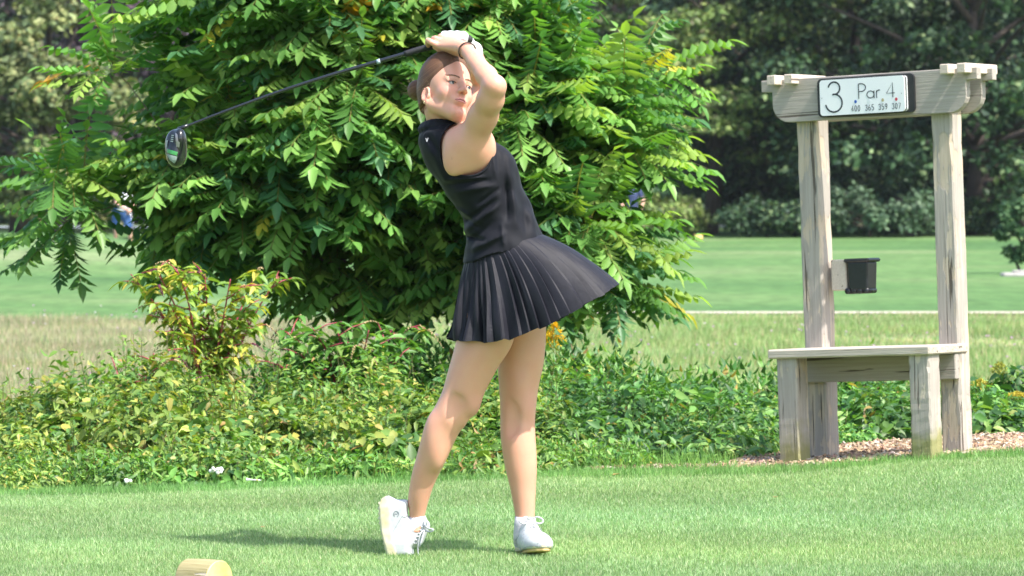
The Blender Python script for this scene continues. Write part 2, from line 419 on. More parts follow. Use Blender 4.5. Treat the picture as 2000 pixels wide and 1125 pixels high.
# twin beams with stepped, rounded ends
def beam(yc, name):
    L = .494; top = BH + .178; pts = []
    def end(s_):
        q_ = [(s_ * L, top - .048), (s_ * (L - .050), top - .050), (s_ * (L - .050), BH + .075)]
        for k in range(1, 7):
            a_ = k / 6 * math.pi / 2; q_.append((s_ * (L - .050 - .075 * (1 - math.cos(a_))), BH + .075 - .075 * math.sin(a_)))
        return q_
    pts = [(L, top)] + end(1) + end(-1)[::-1] + [(-L, top)]
    m = MB(); m.prism(pts, yc - .019, yc + .019); o = m.build(name, W_X, bs)
    bv = o.modifiers.new('b', 'BEVEL'); bv.width = .003; bv.segments = 2; bv.limit_method = 'ANGLE'; return o
yf = Dp / 2 - pd / 2 - .0215; yb = Dp / 2 + pd / 2 + .0215
beam(yf, 'beam'); beam(yb, 'beam')
for x in (-.416, -.336, .376, .452):
    m = MB(); m.box((x, (yf + yb) / 2, BH + .178 - .003), (.038, .300, .040), bev=.003); m.build('crosspiece', W_Y, bs)
# name board: black back board, white plate standing off it, lettering
BLK_B = mottled('black_board', (.012, .013, .015), (.02, .02, .022), 30, .4, .1)
WHT_B = mottled('white_plate', (.78, .79, .82), (.84, .84, .85), 8, .35, .02)
def rrect(cx, cz, w_, h_, r_, n=8):
    o_ = []
    for k, (sx, sz) in enumerate(((1, 1), (-1, 1), (-1, -1), (1, -1))):
        for i in range(n + 1):
            a_ = math.pi / 2 * (k + i / n); o_.append((cx + sx * (w_ / 2 - r_) + r_ * math.cos(a_), cz + sz * (h_ / 2 - r_) + r_ * math.sin(a_)))
    return o_
bx, bz = -.004, BH + .0905
yF = yf - .019
m = MB(); m.prism(rrect(bx, bz, .442, .158, .020), yF - .014, yF - .001); brd = m.build('sign_board', BLK_B, bs)
px_, pz_ = bx - .008, bz - .001; 
m = MB(); m.prism(rrect(px_ + .004, pz_, .392, .146, .014), yF - .020, yF - .0145); m.build('lower_plate', WHT_B, brd)
m = MB(); m.prism(rrect(px_, pz_, .388, .146, .014), yF - .030, yF - .023); pl = m.build('white_plate', WHT_B, brd)
m = MB(); m.prism(rrect(px_ + .002, pz_, .390, .1465, .014), yF - .023, yF - .020); m.build('plate_gap', BLK_B, brd)
INK = mottled('ink', (.018, .022, .030), (.022, .027, .036), 40, .5, .05); INK2 = mottled('grey_ink', (.08, .085, .10), (.10, .11, .12), 40, .5, .05)
yL = yF - .0306
def stroke(name, pts, wd_, mat):
    """flat pen stroke laid 1 mm proud of the plate"""
    m = MB(); n = len(pts); vs = []
    for i, (x, z) in enumerate(pts):
        x0, z0 = pts[max(i - 1, 0)]; x1, z1 = pts[min(i + 1, n - 1)]; l_ = math.hypot(x1 - x0, z1 - z0) or 1; nx_, nz_ = -(z1 - z0) / l_, (x1 - x0) / l_
        for s_ in (-1, 1):
            for yy in (yL, yL + .0004): vs.append((x + s_ * nx_ * wd_ / 2, yy, z + s_ * nz_ * wd_ / 2))
    fs = []
    for i in range(n - 1):
        a = 4 * i; fs += [(a, a + 4, a + 6, a + 2), (a + 1, a + 3, a + 7, a + 5), (a, a + 1, a + 5, a + 4), (a + 2, a + 6, a + 7, a + 3)]
    m.add(vs, fs); return m
def arc(cx, cz, rx, rz, a0, a1, n=18):
    return [(cx + rx * math.cos(R(a0 + (a1 - a0) * i / n)), cz + rz * math.sin(R(a0 + (a1 - a0) * i / n))) for i in range(n + 1)]
def text(name, strokes, wd_, mat):
    m = MB()
    for s_ in strokes: k = stroke('', s_, wd_, mat); m.add(k.v, k.f)
    return m.build(name, mat, pl)
def T(u, v): return (px_ + (u - .5) * .388, pz_ + (.5 - v) * .146)     # 0..1 across, 0..1 down
def TA(cu, cv, ru, rv, a0, a1): return [T(cu + ru * math.cos(R(a)), cv - rv * math.sin(R(a))) for a in np.linspace(a0, a1, 20)]
text('number', [TA(.172, .245, .068, .175, 170, -80), TA(.165, .660, .098, .250, 82, -180 + 8)] + [[T(.150, .418), T(.185, .412)]], .0068, INK)
text('lettering', [[T(.462, .60 - .02), T(.462, .165)], [T(.462, .165), T(.49, .165)] + TA(.495, .272, .050, .107, 88, -88) + [T(.462, .380)],
    TA(.600, .480, .042, .098, 0, 360), [T(.643, .375), T(.643, .590)], [T(.672, .375), T(.672, .590)], TA(.705, .455, .034, .085, 178, 75),
    [T(.862, .63 - .03), T(.862, .185), T(.788, .475), T(.884, .475)]], .0040, INK)
def digit(c, u, v, w_=.022, h_=.155):
    L_, R_, U_, D_, C_ = u, u + w_, v, v + h_, u + w_ / 2; q = h_ / 4; hw = w_ / 2
    S = {'0': [TA(C_, v + h_ / 2, hw, h_ / 2, 0, 360)], '4': [[T(C_ + .004, D_), T(C_ + .004, U_), T(L_, D_ - q), T(R_ + .002, D_ - q)]],
         '3': [TA(C_, U_ + q * .95, hw * .9, q * .95, 160, -90), TA(C_, D_ - q * 1.05, hw, q * 1.05, 90, -160)],
         '6': [TA(C_, D_ - q * 1.05, hw, q * 1.05, 0, 360), TA(R_, D_ - q * 1.1, w_, h_ - q * 1.1, 180, 105)],
         '5': [[T(R_, U_), T(L_ + .002, U_), T(L_, U_ + q * 1.6)], TA(C_, D_ - q * 1.2, hw, q * 1.2, 130, -150)],
         '9': [TA(C_, U_ + q * 1.05, hw, q * 1.05, 0, 360), TA(L_, U_ + q * 1.1, w_, h_ - q * 1.1, 0, -75)],
         '7': [[T(L_, U_), T(R_, U_), T(L_ + .006, D_)]]}
    return S[c]
for k, (num, u) in enumerate((('400', .372), ('365', .535), ('359', .692), ('307', .850))):
    st_ = []
    for i, c in enumerate(num): st_ += digit(c, u + i * .038, .765 - .0)
    text('yardage', st_, .0030, INK2)
    cu = u + .050
    colr = [(.02, .10, .42), (.72, .74, .78), (.42, .36, .20), (.50, .03, .06)][k]
    m = MB(); cx_, cz_ = T(cu, .655); m.prism([(cx_ + .0058 * math.cos(a_), cz_ + .0068 * math.sin(a_)) for a_ in np.linspace(0, 2 * math.pi, 25)[:-1]], yL - .0004, yL + .0004)
    m.build('tee_dot', mottled(['blue', 'white', 'gold', 'red'][k] + '_dot', colr, colr, 20, .4, 0), pl)
SCRM = NT('screw_metal'); SCRM.set(Base_Color=(.4, .4, .42), Metallic=1.0, Roughness=.4); SCRM = SCRM.m
for u in (.025, .965):
    m = MB(); cx_, cz_ = T(u, .5); m.prism([(cx_ + .0022 * math.cos(a_), cz_ + .0022 * math.sin(a_)) for a_ in np.linspace(0, 6.283, 9)[:-1]], yL - .001, yL + .0004); m.build('screw', SCRM, pl)
# black tray fixed to the left post with a pale wooden block
BLKP = mottled('black_plastic', (.010, .012, .016), (.016, .018, .024), 60, .35, .15, .002)
tray = empty('divot_mix_tray'); tray.parent = None
tray.location = P(1672, 541, SD + .22); tray.rotation_euler = (0, R(-2.3), SA)
tag(tray, 'black plastic box with ribbed underside fixed to the left sign post', 'box')
bxw = .086
vs = []; m = MB()
for z, w_, d_ in ((.062, .094, .094), (-.055, .084, .084)):
    vs += [(x * w_ / 2 + .030, y * d_ / 2, z) for x, y in ((-1, -1), (1, -1), (1, 1), (-1, 1))]
m.add(vs, [(0, 1, 5, 4), (1, 2, 6, 5), (2, 3, 7, 6), (3, 0, 4, 7), (4, 5, 6, 7), (0, 3, 2, 1)])
tb = m.build('box_body', BLKP, tray); bv = tb.modifiers.new('b', 'BEVEL'); bv.width = .008; bv.segments = 3
m = MB(); m.box((.030, 0, .068), (.118, .112, .016), bev=.006); m.build('rim', BLKP, tray)
m = MB()
for k in range(4): m.tube([(-.010 + .028 * k - .012, -.040, -.057), (-.010 + .028 * k - .012, .040, -.057)], .0125, 10)
m.build('rib', BLKP, tray, True)
m = MB(); m.box((-.062, -.006, .010), (.070, .060, .128), bev=.004); m.build('mounting_block', W_Y, tray)

# ------------------------------------------------------------------ wood chips round the feet
def chip_y(x): return edge_y(x)
rr = np.random.default_rng(5); n = 12000
x = rr.uniform(.3, 2.7, n); e_ = edge_y(x); wd_ = np.interp(x, [.3, .8, 1.05, 1.3, 2.7], [.05, .10, .9, 1.2, 1.2])
y = e_ + .02 + wd_ * rr.uniform(0, 1, n) ** 1.2
hb = np.interp((y - e_) / np.maximum(wd_, .05), [0, .25, 1], [.0, 1.0, .8]) * np.interp(x, [.3, 1.1, 1.8, 2.7], [.001, .003, .006, .014])
pos = np.stack([x, y, elev(x, y) + hb + rr.uniform(0, .012, n)], 1)
d = nrm(rr.normal(0, 1, (n, 3)) * np.array((1, 1, .35))); s_ = rr.normal(0, 1, (n, 3))
cl = pick(rr, n, [(.36, .24, .15), (.46, .34, .23), (.25, .16, .10), (.50, .43, .36), (.10, .07, .055)], [4, 4, 3, 1.5, 1.5], .18)
L_ = rr.uniform(.012, .042, n); W_ = rr.uniform(.007, .018, n)
d = d * L_[:, None]; s_ = nrm(np.cross(s_, d)) * W_[:, None]; u_ = nrm(np.cross(d, s_)) * .003
V = np.stack([pos - d / 2 - s_ / 2, pos + d / 2 - s_ * .4, pos + d * .45 + s_ / 2, pos - d * .4 + s_ / 2], 1)
V = np.concatenate([V + u_[:, None], V - u_[:, None]], 1).reshape(-1, 3); b = np.arange(n)[:, None] * 8
F = np.concatenate([b + np.array(q_) for q_ in ([0, 1, 2, 3], [7, 6, 5, 4], [0, 4, 5, 1], [1, 5, 6, 2], [2, 6, 7, 3], [3, 7, 4, 0])])
t = NT('wood_chip'); vcn = t.n('ShaderNodeVertexColor', layer_name='Col').outputs[0]; t.set(Base_Color=vcn, Roughness=.85)
g_ = np_mesh('wood_chips', V, F, t.m, smooth=False, cols=np.repeat(cl, 8, 0)); tag(g_, 'pale brown wood chip mulch round the feet of the bench sign', 'mulch', kind='stuff')
xs_ = np.linspace(.5, 2.9, 60); V = []; 
for fr_ in (0, .15, .5, 1):
    for x in xs_:
        e_ = float(edge_y(x)); wq = float(np.interp(x, [.3, .8, 1.05, 1.3, 2.7], [.05, .10, .9, 1.2, 1.2]))
        V.append((x, e_ + wq * fr_ + (.01 if fr_ == 0 else 0), float(elev(x, e_ + wq * fr_)) + (-.004 if fr_ == 0 else float(np.interp(x, [.3, 1.1, 1.8, 2.7], [.001, .003, .006, .014])))))
nx = 60; F = [(j * nx + i, j * nx + i + 1, (j + 1) * nx + i + 1, (j + 1) * nx + i) for j in range(3) for i in range(nx - 1)]
tag(np_mesh('mulch_bed', V, np.array(F), mottled('mulch_soil', (.12, .08, .055), (.26, .18, .12), 60, .95, .5, .01)), kind='structure')

# ------------------------------------------------------------------ tee marker: short round log, painted end
YEL = mottled('yellow_paint', (.78, .55, .10), (.84, .70, .28), 14, .5, .15, .002)
LOGW = wood_mat('log_side', (.26, .22, .10), (.42, .36, .20), wear=(.30, .26, .14), wear_amt=.1, axis='x')
tm = empty('tee_marker', tuple(P(402, 1172, 12.35)), (0, 0, R(-38)))
tag(tm, 'short log tee marker with a yellow painted end at the bottom edge of the grass', 'tee marker')
tm.location.z = .058
m = MB(); m.tube([(-.072, 0, 0), (-.068, 0, 0), (-.01, 0, 0), (.048, 0, 0)], [.054, .057, .059, .0585], 40); lg = m.build('log', LOGW, tm)
m = MB(); m.tube([(.0485, 0, 0), (.0500, 0, 0), (.0515, 0, 0)], [.0575, .057, .055], 40); m.build('painted_end', YEL, tm)
# ------------------------------------------------------------------ a golf tee left on the grass, clover flowers, fallen leaves
tt = MB(); q0 = P(481, 937, 16.95); 
tt.tube([(0, 0, 0), (.003, 0, 0), (.006, 0, 0), (.020, 0, 0), (.052, 0, 0), (.060, 0, 0)], [.0066, .0070, .0042, .0026, .0022, .0006], 10)
to = tt.build('golf_tee', mottled('white_tee_paint', (.78, .78, .78), (.82, .82, .82), 20, .4, .02), None, True); to.location = (q0.x, q0.y, q0.z); to.rotation_euler = (0, R(2), R(-8)); tag(to, 'white wooden golf tee lying at the edge of the mown grass', 'golf tee')
m = MB(); m.tube([(.040, 0, 0), (.046, 0, 0)], .0027, 10); m.build('yellow_band', YEL, to)
def clover(px, py, Y, n, s, label, seed):
    r_ = random.Random(seed); m = MB(); c = P(px, py, Y)
    for i in range(n):
        o_ = np.array((r_.uniform(-1, 1) * s, r_.uniform(-.5, .5) * s, r_.uniform(-.35, .35) * s))
        uv_s(m, o_, r_.uniform(.005, .008))
    root = empty('clover_flower', tuple(c)); m.build('blossom', mottled('white_blossom', (.70, .72, .64), (.82, .82, .78), 200, .8, .5, .002), root, True)
    g0 = float(elev(c.x, c.y)) - c.z; m = MB(); m.tube([(0, 0, g0), (.003, 0, g0 * .5), (0, 0, 0)], [.0016, .0014, .0012], 5); m.build('stem', mottled('green_stem', (.08, .18, .03), (.10, .2, .05), 50, .7, .1), root)
    tag(root, label, 'flower')
def uv_s(mb, c, r_, n=8, k=5):
    vs = []
    for i in range(k + 1):
        th = math.pi * i / k
        for j in range(n): vs.append((c[0] + r_ * math.sin(th) * math.cos(2 * math.pi * j / n), c[1] + r_ * math.sin(th) * math.sin(2 * math.pi * j / n), c[2] + r_ * math.cos(th)))
    mb.add(vs, [(i * n + j, i * n + (j + 1) % n, (i + 1) * n + (j + 1) % n, (i + 1) * n + j) for i in range(k) for j in range(n)])
clover(422, 919, 17.15, 26, .026, 'cluster of small white flowers low at the front of the bushes', 3)
clover(250, 940, 17.12, 8, .012, 'small single white flower at the left edge of the tee grass', 4)
def dead_leaf(px, py, Y, s, label, seed, col=((.30, .16, .06), (.42, .24, .10))):
    r_ = random.Random(seed); c = P(px, py, Y); m = MB(); pts = [(0, 0, 0)]
    for k in range(9):
        a_ = 2 * math.pi * k / 9; q_ = s * r_.uniform(.6, 1.1); pts.append((q_ * math.cos(a_), q_ * .7 * math.sin(a_), .5 * s * r_.uniform(0, .6)))
    m.add(pts, [(0, 1 + k, 1 + (k + 1) % 9) for k in range(9)]); o = m.build('fallen_leaf', mottled('dead_leaf', *col, 80, .8, .4, .002)); o.location = (c.x, c.y, float(elev(c.x, c.y)) + .014)
    sm = o.modifiers.new('s', 'SOLIDIFY'); sm.thickness = .0008; tag(o, label, 'leaf')
dead_leaf(1203, 927, 16.9, .020, 'curled brown fallen leaf on the tee between golfer and bench', 1)
dead_leaf(1514, 976, 15.9, .010, 'tiny brown fallen leaf on the tee below the bench legs', 2)
dead_leaf(513, 1032, 15.0, .010, 'small brown leaf scrap on the grass left of the lifted shoe', 3)
dead_leaf(1362, 919, 17.15, .010, 'tan leaf scrap on the tee edge near the mulch', 5, ((.5, .35, .2), (.6, .42, .26)))
# ================================================================== plants near the tee
BARK = mottled('grey_brown_bark', (.10, .075, .055), (.20, .16, .12), 30, .9, .6, .01)
TWIG = mottled('brown_twig', (.16, .10, .06), (.26, .17, .10), 60, .8, .3, .004)
LEAF_SUMAC = leaf_mat('pinnate_leaflet', .42, .42, .38, (1.15, 1.25, .40), nscale=1.6, nvar=.28)
GRN = [(.098, .240, .048), (.140, .305, .065), (.195, .370, .082), (.290, .435, .092), (.075, .200, .075), (.46, .42, .05), (.50, .27, .035)]

def pinnate(r, base, d0, up0, L, nl, ll, lw, col, droop):
    """compound leaves: arching rachis with paired, hanging leaflets.  base,d0 (n,3), L (n,), returns leaf parts and rachis lines"""
    n = len(base); d0 = nrm(d0); t = (np.arange(nl) + 1.0) / nl
    side = nrm(np.cross(d0, np.array((0, 0, 1.))) + 1e-4)
    # arc: start direction d0, bending towards the ground
    tt = np.concatenate([[0], t]); P_ = [base]
    for i in range(nl):
        f = (i + .5) / nl
        d = nrm(d0 - np.array((0, 0, 1.)) * (droop * f ** 1.2)[:, None] if False else d0 - np.array((0, 0, 1.)) * (droop[:, None] * f ** 1.1))
        P_.append(P_[-1] + d * (L / nl)[:, None])
    P_ = np.stack(P_, 1)                                  # n, nl+1, 3
    tan = nrm(P_[:, 1:] - P_[:, :-1])
    pos, dd, ss, LL, WW, CC = [], [], [], [], [], []
    down = np.array((0, 0, -1.))
    for sg in (-1, 1):
        sl = slice(1, nl)
        p = P_[:, 2:]; tg = tan[:, 1:]; k = p.shape[1]
        sd_ = side[:, None] * sg
        ang = r.normal(0, .18, (n, k, 1))
        hang = (.35 + .45 * r.random((n, 1, 1)))
        dr = nrm(sd_ * (.9 + ang) + tg * .45 + down * (hang + .25))
        sc = np.sin(np.pi * np.clip((np.arange(k) + 1.2) / (k + 1.6), 0, 1)) ** .5
        Ls = ll * sc[None] * (1 + r.normal(0, .12, (n, k)))
        pos.append(p.reshape(-1, 3)); dd.append(dr.reshape(-1, 3)); ss.append(np.broadcast_to(tg + 0 * dr, dr.shape).reshape(-1, 3) * sg)
        LL.append((Ls * L[:, None] / .36).ravel()); WW.append((Ls * L[:, None] / .36 * lw).ravel())
        CC.append((col[:, None] * (1 + r.normal(0, .10, (n, k, 1)))).reshape(-1, 3))
    # end leaflet
    pos.append(P_[:, -1]); dd.append(tan[:, -1]); ss.append(side); LL.append(ll * L / .36); WW.append(ll * lw * L / .36); CC.append(col)
    part = leaves(np.concatenate(pos), np.concatenate(dd), np.concatenate(ss), np.concatenate(LL), np.concatenate(WW), np.concatenate(CC).clip(.01, 1), 2, droop=.22, fold=.35)
    # rachis as thin two-sided strips
    w_ = .0022; q = P_[:, :, None] + np.stack([side * w_, -side * w_], 1)[:, None]
    k = nl + 1; V = q.reshape(-1, 3); b = (np.arange(n)[:, None] * (2 * k) + 2 * np.arange(nl)[None]).reshape(-1, 1)
    F = b + np.array([0, 2, 3, 1]); C = np.tile(np.array((.22, .20, .06)), (len(V), 1))
    return part, (V, [F.astype(np.int32)], C)

def branch_set(trunk_pts, tips, r, r0, mb):
    """curved limbs from the trunk to each tip, joining a neighbour's limb when that is nearer"""
    nodes = [np.array(p) for p in trunk_pts]; rad = [r0 * (1 - .75 * i / max(1, len(trunk_pts) - 1)) for i in range(len(trunk_pts))]
    c0 = np.array(trunk_pts[0]); order = np.argsort([np.linalg.norm(t_ - np.array(trunk_pts[-1])) for t_ in tips])
    for k in order:
        t_ = tips[k]; N_ = np.array(nodes); dist = np.linalg.norm(N_ - t_, axis=1) + 1.2 * np.clip(N_[:, 2] - t_[2] + .15, 0, 9)
        j = int(np.argmin(dist)); a = N_[j]; v = t_ - a; L_ = np.linalg.norm(v)
        if L_ < .06: continue
        mid1 = a + v * .35 + np.array((0, 0, .10 * L_)) + np.array([r.normal(0, .04 * L_) for _ in range(3)])
        mid2 = a + v * .72 + np.array((0, 0, .08 * L_)) + np.array([r.normal(0, .03 * L_) for _ in range(3)])
        ra = max(.0045, min(rad[j] * .72, .006 + .013 * L_)); rs_ = [ra, ra * .8, ra * .6, .0035]
        mb.tube([a, mid1, mid2, t_], rs_, 6, cap=False)
        for f_, q_ in zip(rs_[1:], (mid1, mid2, t_)): nodes.append(np.array(q_)); rad.append(f_)

def sumac_tree(label, base_px, trunk, blobs, nshoot, seed, Yc, holes=()):
    r = np.random.default_rng(seed)
    base = P(*base_px); root = empty('ailanthus_tree', tuple(base)); off = np.array(base)
    vol = np.array([b[2] * b[3] for b in blobs]); S = []; D = []
    while len(S) < nshoot:
        b = blobs[r.choice(len(blobs), p=vol / vol.sum())]
        v = nrm(r.normal(0, 1, 3)); rad = r.random() ** (1 / 3.4)
        if v[1] > .25 and r.random() < .55: v[1] = -v[1]
        Y = Yc + b[4] + v[1] * rad * b[5]
        px, py = b[0] + v[0] * rad * b[2], b[1] - v[2] * rad * b[3]
        if any(((px - h[0]) / h[2]) ** 2 + ((py - h[1]) / h[3]) ** 2 < 1 for h in holes): continue
        if float(noise2(px / 62.0, py / 48.0, seed)) < -.30 and r.random() < .85: continue
        p = np.array(P(px, py, Y))
        if p[2] < float(elev(p[0], p[1])) + .25: continue
        S.append(p); D.append(nrm(v * np.array((1, 1, .55)) * rad + np.array((0, 0, .22)) + r.normal(0, .25, 3)))
    S = np.array(S); D = np.array(D)
    m = MB(); tp = [np.array(P(*q_)) for q_ in trunk]
    rb = r; m.tube([tuple(q_) for q_ in tp], [.045 * (1 - .6 * i / (len(tp) - 1)) for i in range(len(tp))], 9)
    branch_set(tp, list(S[::2] - D[::2] * .02), rb, .04, m)
    m.v = [tuple(np.array(v) - off) for v in m.v]
    m.build('trunk', BARK, root, True)
    # whorl of leaves at each shoot
    nl_ = 9; B, DD, LL, CC, DR = [], [], [], [], []
    for s_, d_ in zip(S, D):
        a = nrm(np.cross(d_, np.array((.3, .2, 1.)))); b = np.cross(d_, a); k = r.integers(5, 9); ph = r.uniform(0, 6.28)
        tone = r.normal(0, .10)
        yel = r.random() < .035
        for i in range(k):
            an = ph + i * 2.4; sp = .55 + .65 * i / k
            dv = (d_ * (1.25 - .9 * i / k) + (a * math.cos(an) + b * math.sin(an)) * sp)
            dv[2] = max(dv[2], -.12 + r.normal(0, .1)); dv = nrm(dv)
            L0 = r.uniform(.28, .48); tip = s_ + dv * L0 * .75 - np.array((0, 0, .06)); tx, ty = 1000 + tip[0] / tip[1] * FPX, HORY + (CAMH - tip[2]) / tip[1] * FPX
            if any(((tx - h[0]) / (h[2] * .62)) ** 2 + ((ty - h[1]) / (h[3] * .62)) ** 2 < 1 for h in holes): continue
            B.append(s_ - d_ * .010 * i); DD.append(dv); LL.append(L0); DR.append(r.uniform(.2, 1.15))
            wt = [3, 4, 4, 2.2, 2.2, .10, .05] if not yel else [2, 2, 2, 2, 1, 1.6, .9]
            CC.append(np.array(GRN[r.choice(7, p=np.array(wt) / sum(wt))]) * (1 + tone))
    B = np.array(B); DD = np.array(DD); LL = np.array(LL); CC = np.array(CC); DR = np.array(DR)
    p1, p2 = pinnate(r, B, DD, None, LL, nl_, .092, .41, CC, DR)
    V, F, C = join([p1, p2])
    np_mesh('crown', V - off, F, LEAF_SUMAC, root, smooth=True, cols=C.clip(.005, 1))
    tag(root, label, 'tree', 'feathery young trees behind the golfer')
    return root

# blobs: px, py, half width, half height, depth offset, half depth
sumac_tree('spreading pinnate leaved tree filling the left half behind the golf club, with drooping outer fronds',
           (668, 760, 21.6), [(668, 762, 21.6), (672, 640, 21.6), (650, 520, 21.65), (665, 380, 21.6), (700, 200, 21.6), (720, 0, 21.6)],
           [(660, 180, 270, 240, 0, 1.0), (640, -40, 260, 150, 0, .9), (450, 290, 130, 130, -.1, .7), (195, 375, 95, 62, -.2, .45), (115, 360, 65, 38, -.2, .35), (140, 430, 62, 48, -.2, .35), (270, 455, 70, 45, -.1, .4), (330, 410, 150, 60, 0, .6),
            (255, 150, 60, 40, -.1, .4), (400, 60, 90, 80, 0, .6), (560, 440, 200, 75, 0, .7), (700, 510, 150, 75, .2, .6), (780, 400, 170, 170, .2, .8), (560, 330, 180, 160, -.3, .6)],
           380, 11, 21.7, holes=[(60, 240, 160, 70), (236, 400, 60, 90), (470, 560, 150, 70), (100, 40, 130, 70), (320, 225, 60, 70)])
sumac_tree('pinnate leaved tree filling the space behind the golfer and her skirt, leaning to the right',
           (968, 815, 21.3), [(968, 818, 21.3), (966, 700, 21.3), (985, 560, 21.35), (1040, 420, 21.4), (1090, 260, 21.4), (1080, 60, 21.4), (1060, -60, 21.4)],
           [(1000, 220, 150, 270, 0, .8), (1050, 190, 85, 130, 0, .6), (930, -20, 130, 110, 0, .6), (1262, 150, 34, 52, -.1, .35), (1185, 260, 60, 70, -.1, .5), (1140, 340, 130, 110, 0, .7), (1240, 345, 36, 32, -.2, .35),
            (1150, 440, 110, 85, -.2, .6), (1225, 480, 50, 30, -.1, .4), (1020, 490, 180, 90, .1, .7), (1130, 545, 110, 40, -.1, .45), (880, 540, 110, 80, .3, .5), (1150, 215, 60, 55, .1, .4)],
           270, 12, 21.5, holes=[(1200, 20, 80, 110), (1160, 40, 55, 80), (1232, 385, 42, 40), (1238, 460, 34, 60), (1400, 480, 60, 45)])

# ------------------------------------------------------------------ broad-leaved weeds and shrubs
LEAF_WEED = leaf_mat('weed_leaf', .35, .48, .45, (1.15, 1.25, .45), nscale=3, nvar=.15)
def stem_plant_np(r, base, H, lean, nleaf, ll, lw, palette, weights, droop=.4, top_tone=.25, spread=.30):
    """many upright leafy stems at once. base (n,3), H (n,)"""
    n = len(base); k = nleaf
    u = (np.arange(k) + .6) / k; u = np.clip(u[None] + r.normal(0, .03, (n, k)), .05, 1)
    le = r.normal(0, lean, (n, 2)); p = base[:, None] + np.stack([le[:, 0:1] * u ** 1.5 * H[:, None], le[:, 1:2] * u ** 1.5 * H[:, None], u * H[:, None]], -1)
    a = np.arange(k)[None] * 2.4 + r.uniform(0, 6.28, (n, 1)) + r.normal(0, .3, (n, k))
    d = np.stack([np.cos(a), np.sin(a), spread + r.normal(0, .2, (n, k)) + .4 * (u - .5)], -1)
    s_ = np.stack([-np.sin(a), np.cos(a), r.normal(0, .3, (n, k))], -1)
    L = ll * (1 + r.normal(0, .22, (n, k))).clip(.4, 1.8) * (1.1 - .45 * u)
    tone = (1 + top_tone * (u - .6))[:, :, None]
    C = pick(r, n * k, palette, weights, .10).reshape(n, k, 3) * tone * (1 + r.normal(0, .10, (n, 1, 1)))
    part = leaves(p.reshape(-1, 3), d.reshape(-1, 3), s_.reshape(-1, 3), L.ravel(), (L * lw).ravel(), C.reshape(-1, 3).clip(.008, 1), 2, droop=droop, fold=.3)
    # stem strip
    w_ = .0022; q0 = base; q1 = p[:, -1]; sd_ = np.array((w_, 0, 0))
    V = np.stack([q0 - sd_, q0 + sd_, q1 + sd_ * .5, q1 - sd_ * .5], 1).reshape(-1, 3)
    F = (np.arange(n)[:, None] * 4 + np.array([0, 1, 2, 3])).astype(np.int32)
    return part, (V, [F], np.tile(np.array((.14, .13, .05)), (len(V), 1)))
PAL_Y = [(.165, .285, .052), (.225, .33, .065), (.31, .37, .08), (.11, .235, .048), (.42, .38, .085), (.08, .18, .04), (.38, .24, .08)]
PAL_G = [(.11, .26, .055), (.16, .33, .07), (.22, .38, .09), (.07, .19, .045), (.05, .14, .04), (.30, .37, .09), (.40, .28, .08)]
def hgt(x):   # top height of the brush along the tee, metres
    px = 1000 + x * 8400 / 18.5
    return np.interp(px, [-150, 0, 120, 300, 420, 560, 700, 900, 1060, 1250, 1450, 1650, 1850, 2100], [.26, .33, .40, .47, .45, .42, .40, .35, .36, .29, .22, .20, .20, .23])
def shell_leaves(r, base, axis, ll, lw, palette, weights, tone, up=.5, out=.7, rand=.45, droop=.35):
    """one leaf per point, its blade turned outward and up"""
    n = len(base); nn = nrm(axis * out + np.array((0, 0, up)) + r.normal(0, rand, (n, 3)))
    d = nrm(np.cross(nn, r.normal(0, 1, (n, 3)))); d = nrm(d + axis * .5 - np.array((0, 0, .25))); d = nrm(d - nn * np.sum(d * nn, 1, keepdims=True) * .8)
    L = ll * (1 + r.normal(0, .25, n)).clip(.4, 1.9); C = pick(r, n, palette, weights, .10) * tone[:, None]
    return leaves(base, d, np.cross(d, nn), L, L * lw, C.clip(.008, 1), 2, droop=droop, fold=.3)
def brush(name, label, x0, x1, n_m, seed, y_off, depth, palette, weights, hmul, ll, lw=.5, per=520, front=.25, rm=(.15, .36), filler=420):
    r = np.random.default_rng(seed); parts = []
    for i in range(n_m):
        x = r.uniform(x0, x1); f = r.random(); y = float(edge_y(x)) + y_off + f * depth + (.65 if x > .95 else 0)
        H = float(hgt(x)) * (front + (1 - front) * min(1, f * 1.6)) * r.uniform(.70, 1.25) * hmul; R_ = r.uniform(*rm) * (.6 + .4 * hmul)
        if H < .05: H = .05
        n = int(per * (R_ / .22) ** 1.3); v = nrm(r.normal(0, 1, (n, 3))); v[:, 2] = np.abs(v[:, 2]); v = v[v[:, 1] < .5]; n = len(v)
        q = (1 - .55 * r.random((n, 1)) ** 1.7) * (1 + .14 * np.sin(v[:, :1] * 7 + i) + .12 * np.sin(v[:, 2:3] * 9 + v[:, 1:2] * 6 + i))
        p = v * q * np.array((R_, R_, H)); z0 = float(elev(x, y))
        wt = np.array(weights, dtype=float) ** 1.0 * np.exp(1.5 * np.sin(np.arange(len(weights)) * 2.2 + r.uniform(0, 6.3)))
        s_l = r.choice([.5, .7, .9, 1.05, 1.25]); tone = np.full(n, 1 + r.normal(0, .16)).clip(.6, 1.4) * (1 + r.normal(0, .06, n))
        parts.append(shell_leaves(r, p + np.array((x, y, z0)), v, ll * s_l, lw * r.uniform(.5, 1.3), palette, wt, tone))
    nf = filler; x = r.uniform(x0, x1, nf); f = r.random(nf); y = edge_y(x) + y_off + f * depth + .65 * (x > .95)
    hh = hgt(x) * (front + (1 - front) * np.clip(f * 1.6, 0, 1)) * r.uniform(.6, 1.45, nf) * hmul
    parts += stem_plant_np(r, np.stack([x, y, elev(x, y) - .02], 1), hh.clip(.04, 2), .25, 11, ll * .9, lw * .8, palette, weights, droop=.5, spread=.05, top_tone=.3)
    j_ = join(parts); o = np_mesh(name, j_[0], j_[1], LEAF_WEED, smooth=True, cols=j_[2]); tag(o, label, 'undergrowth', kind='stuff'); return o
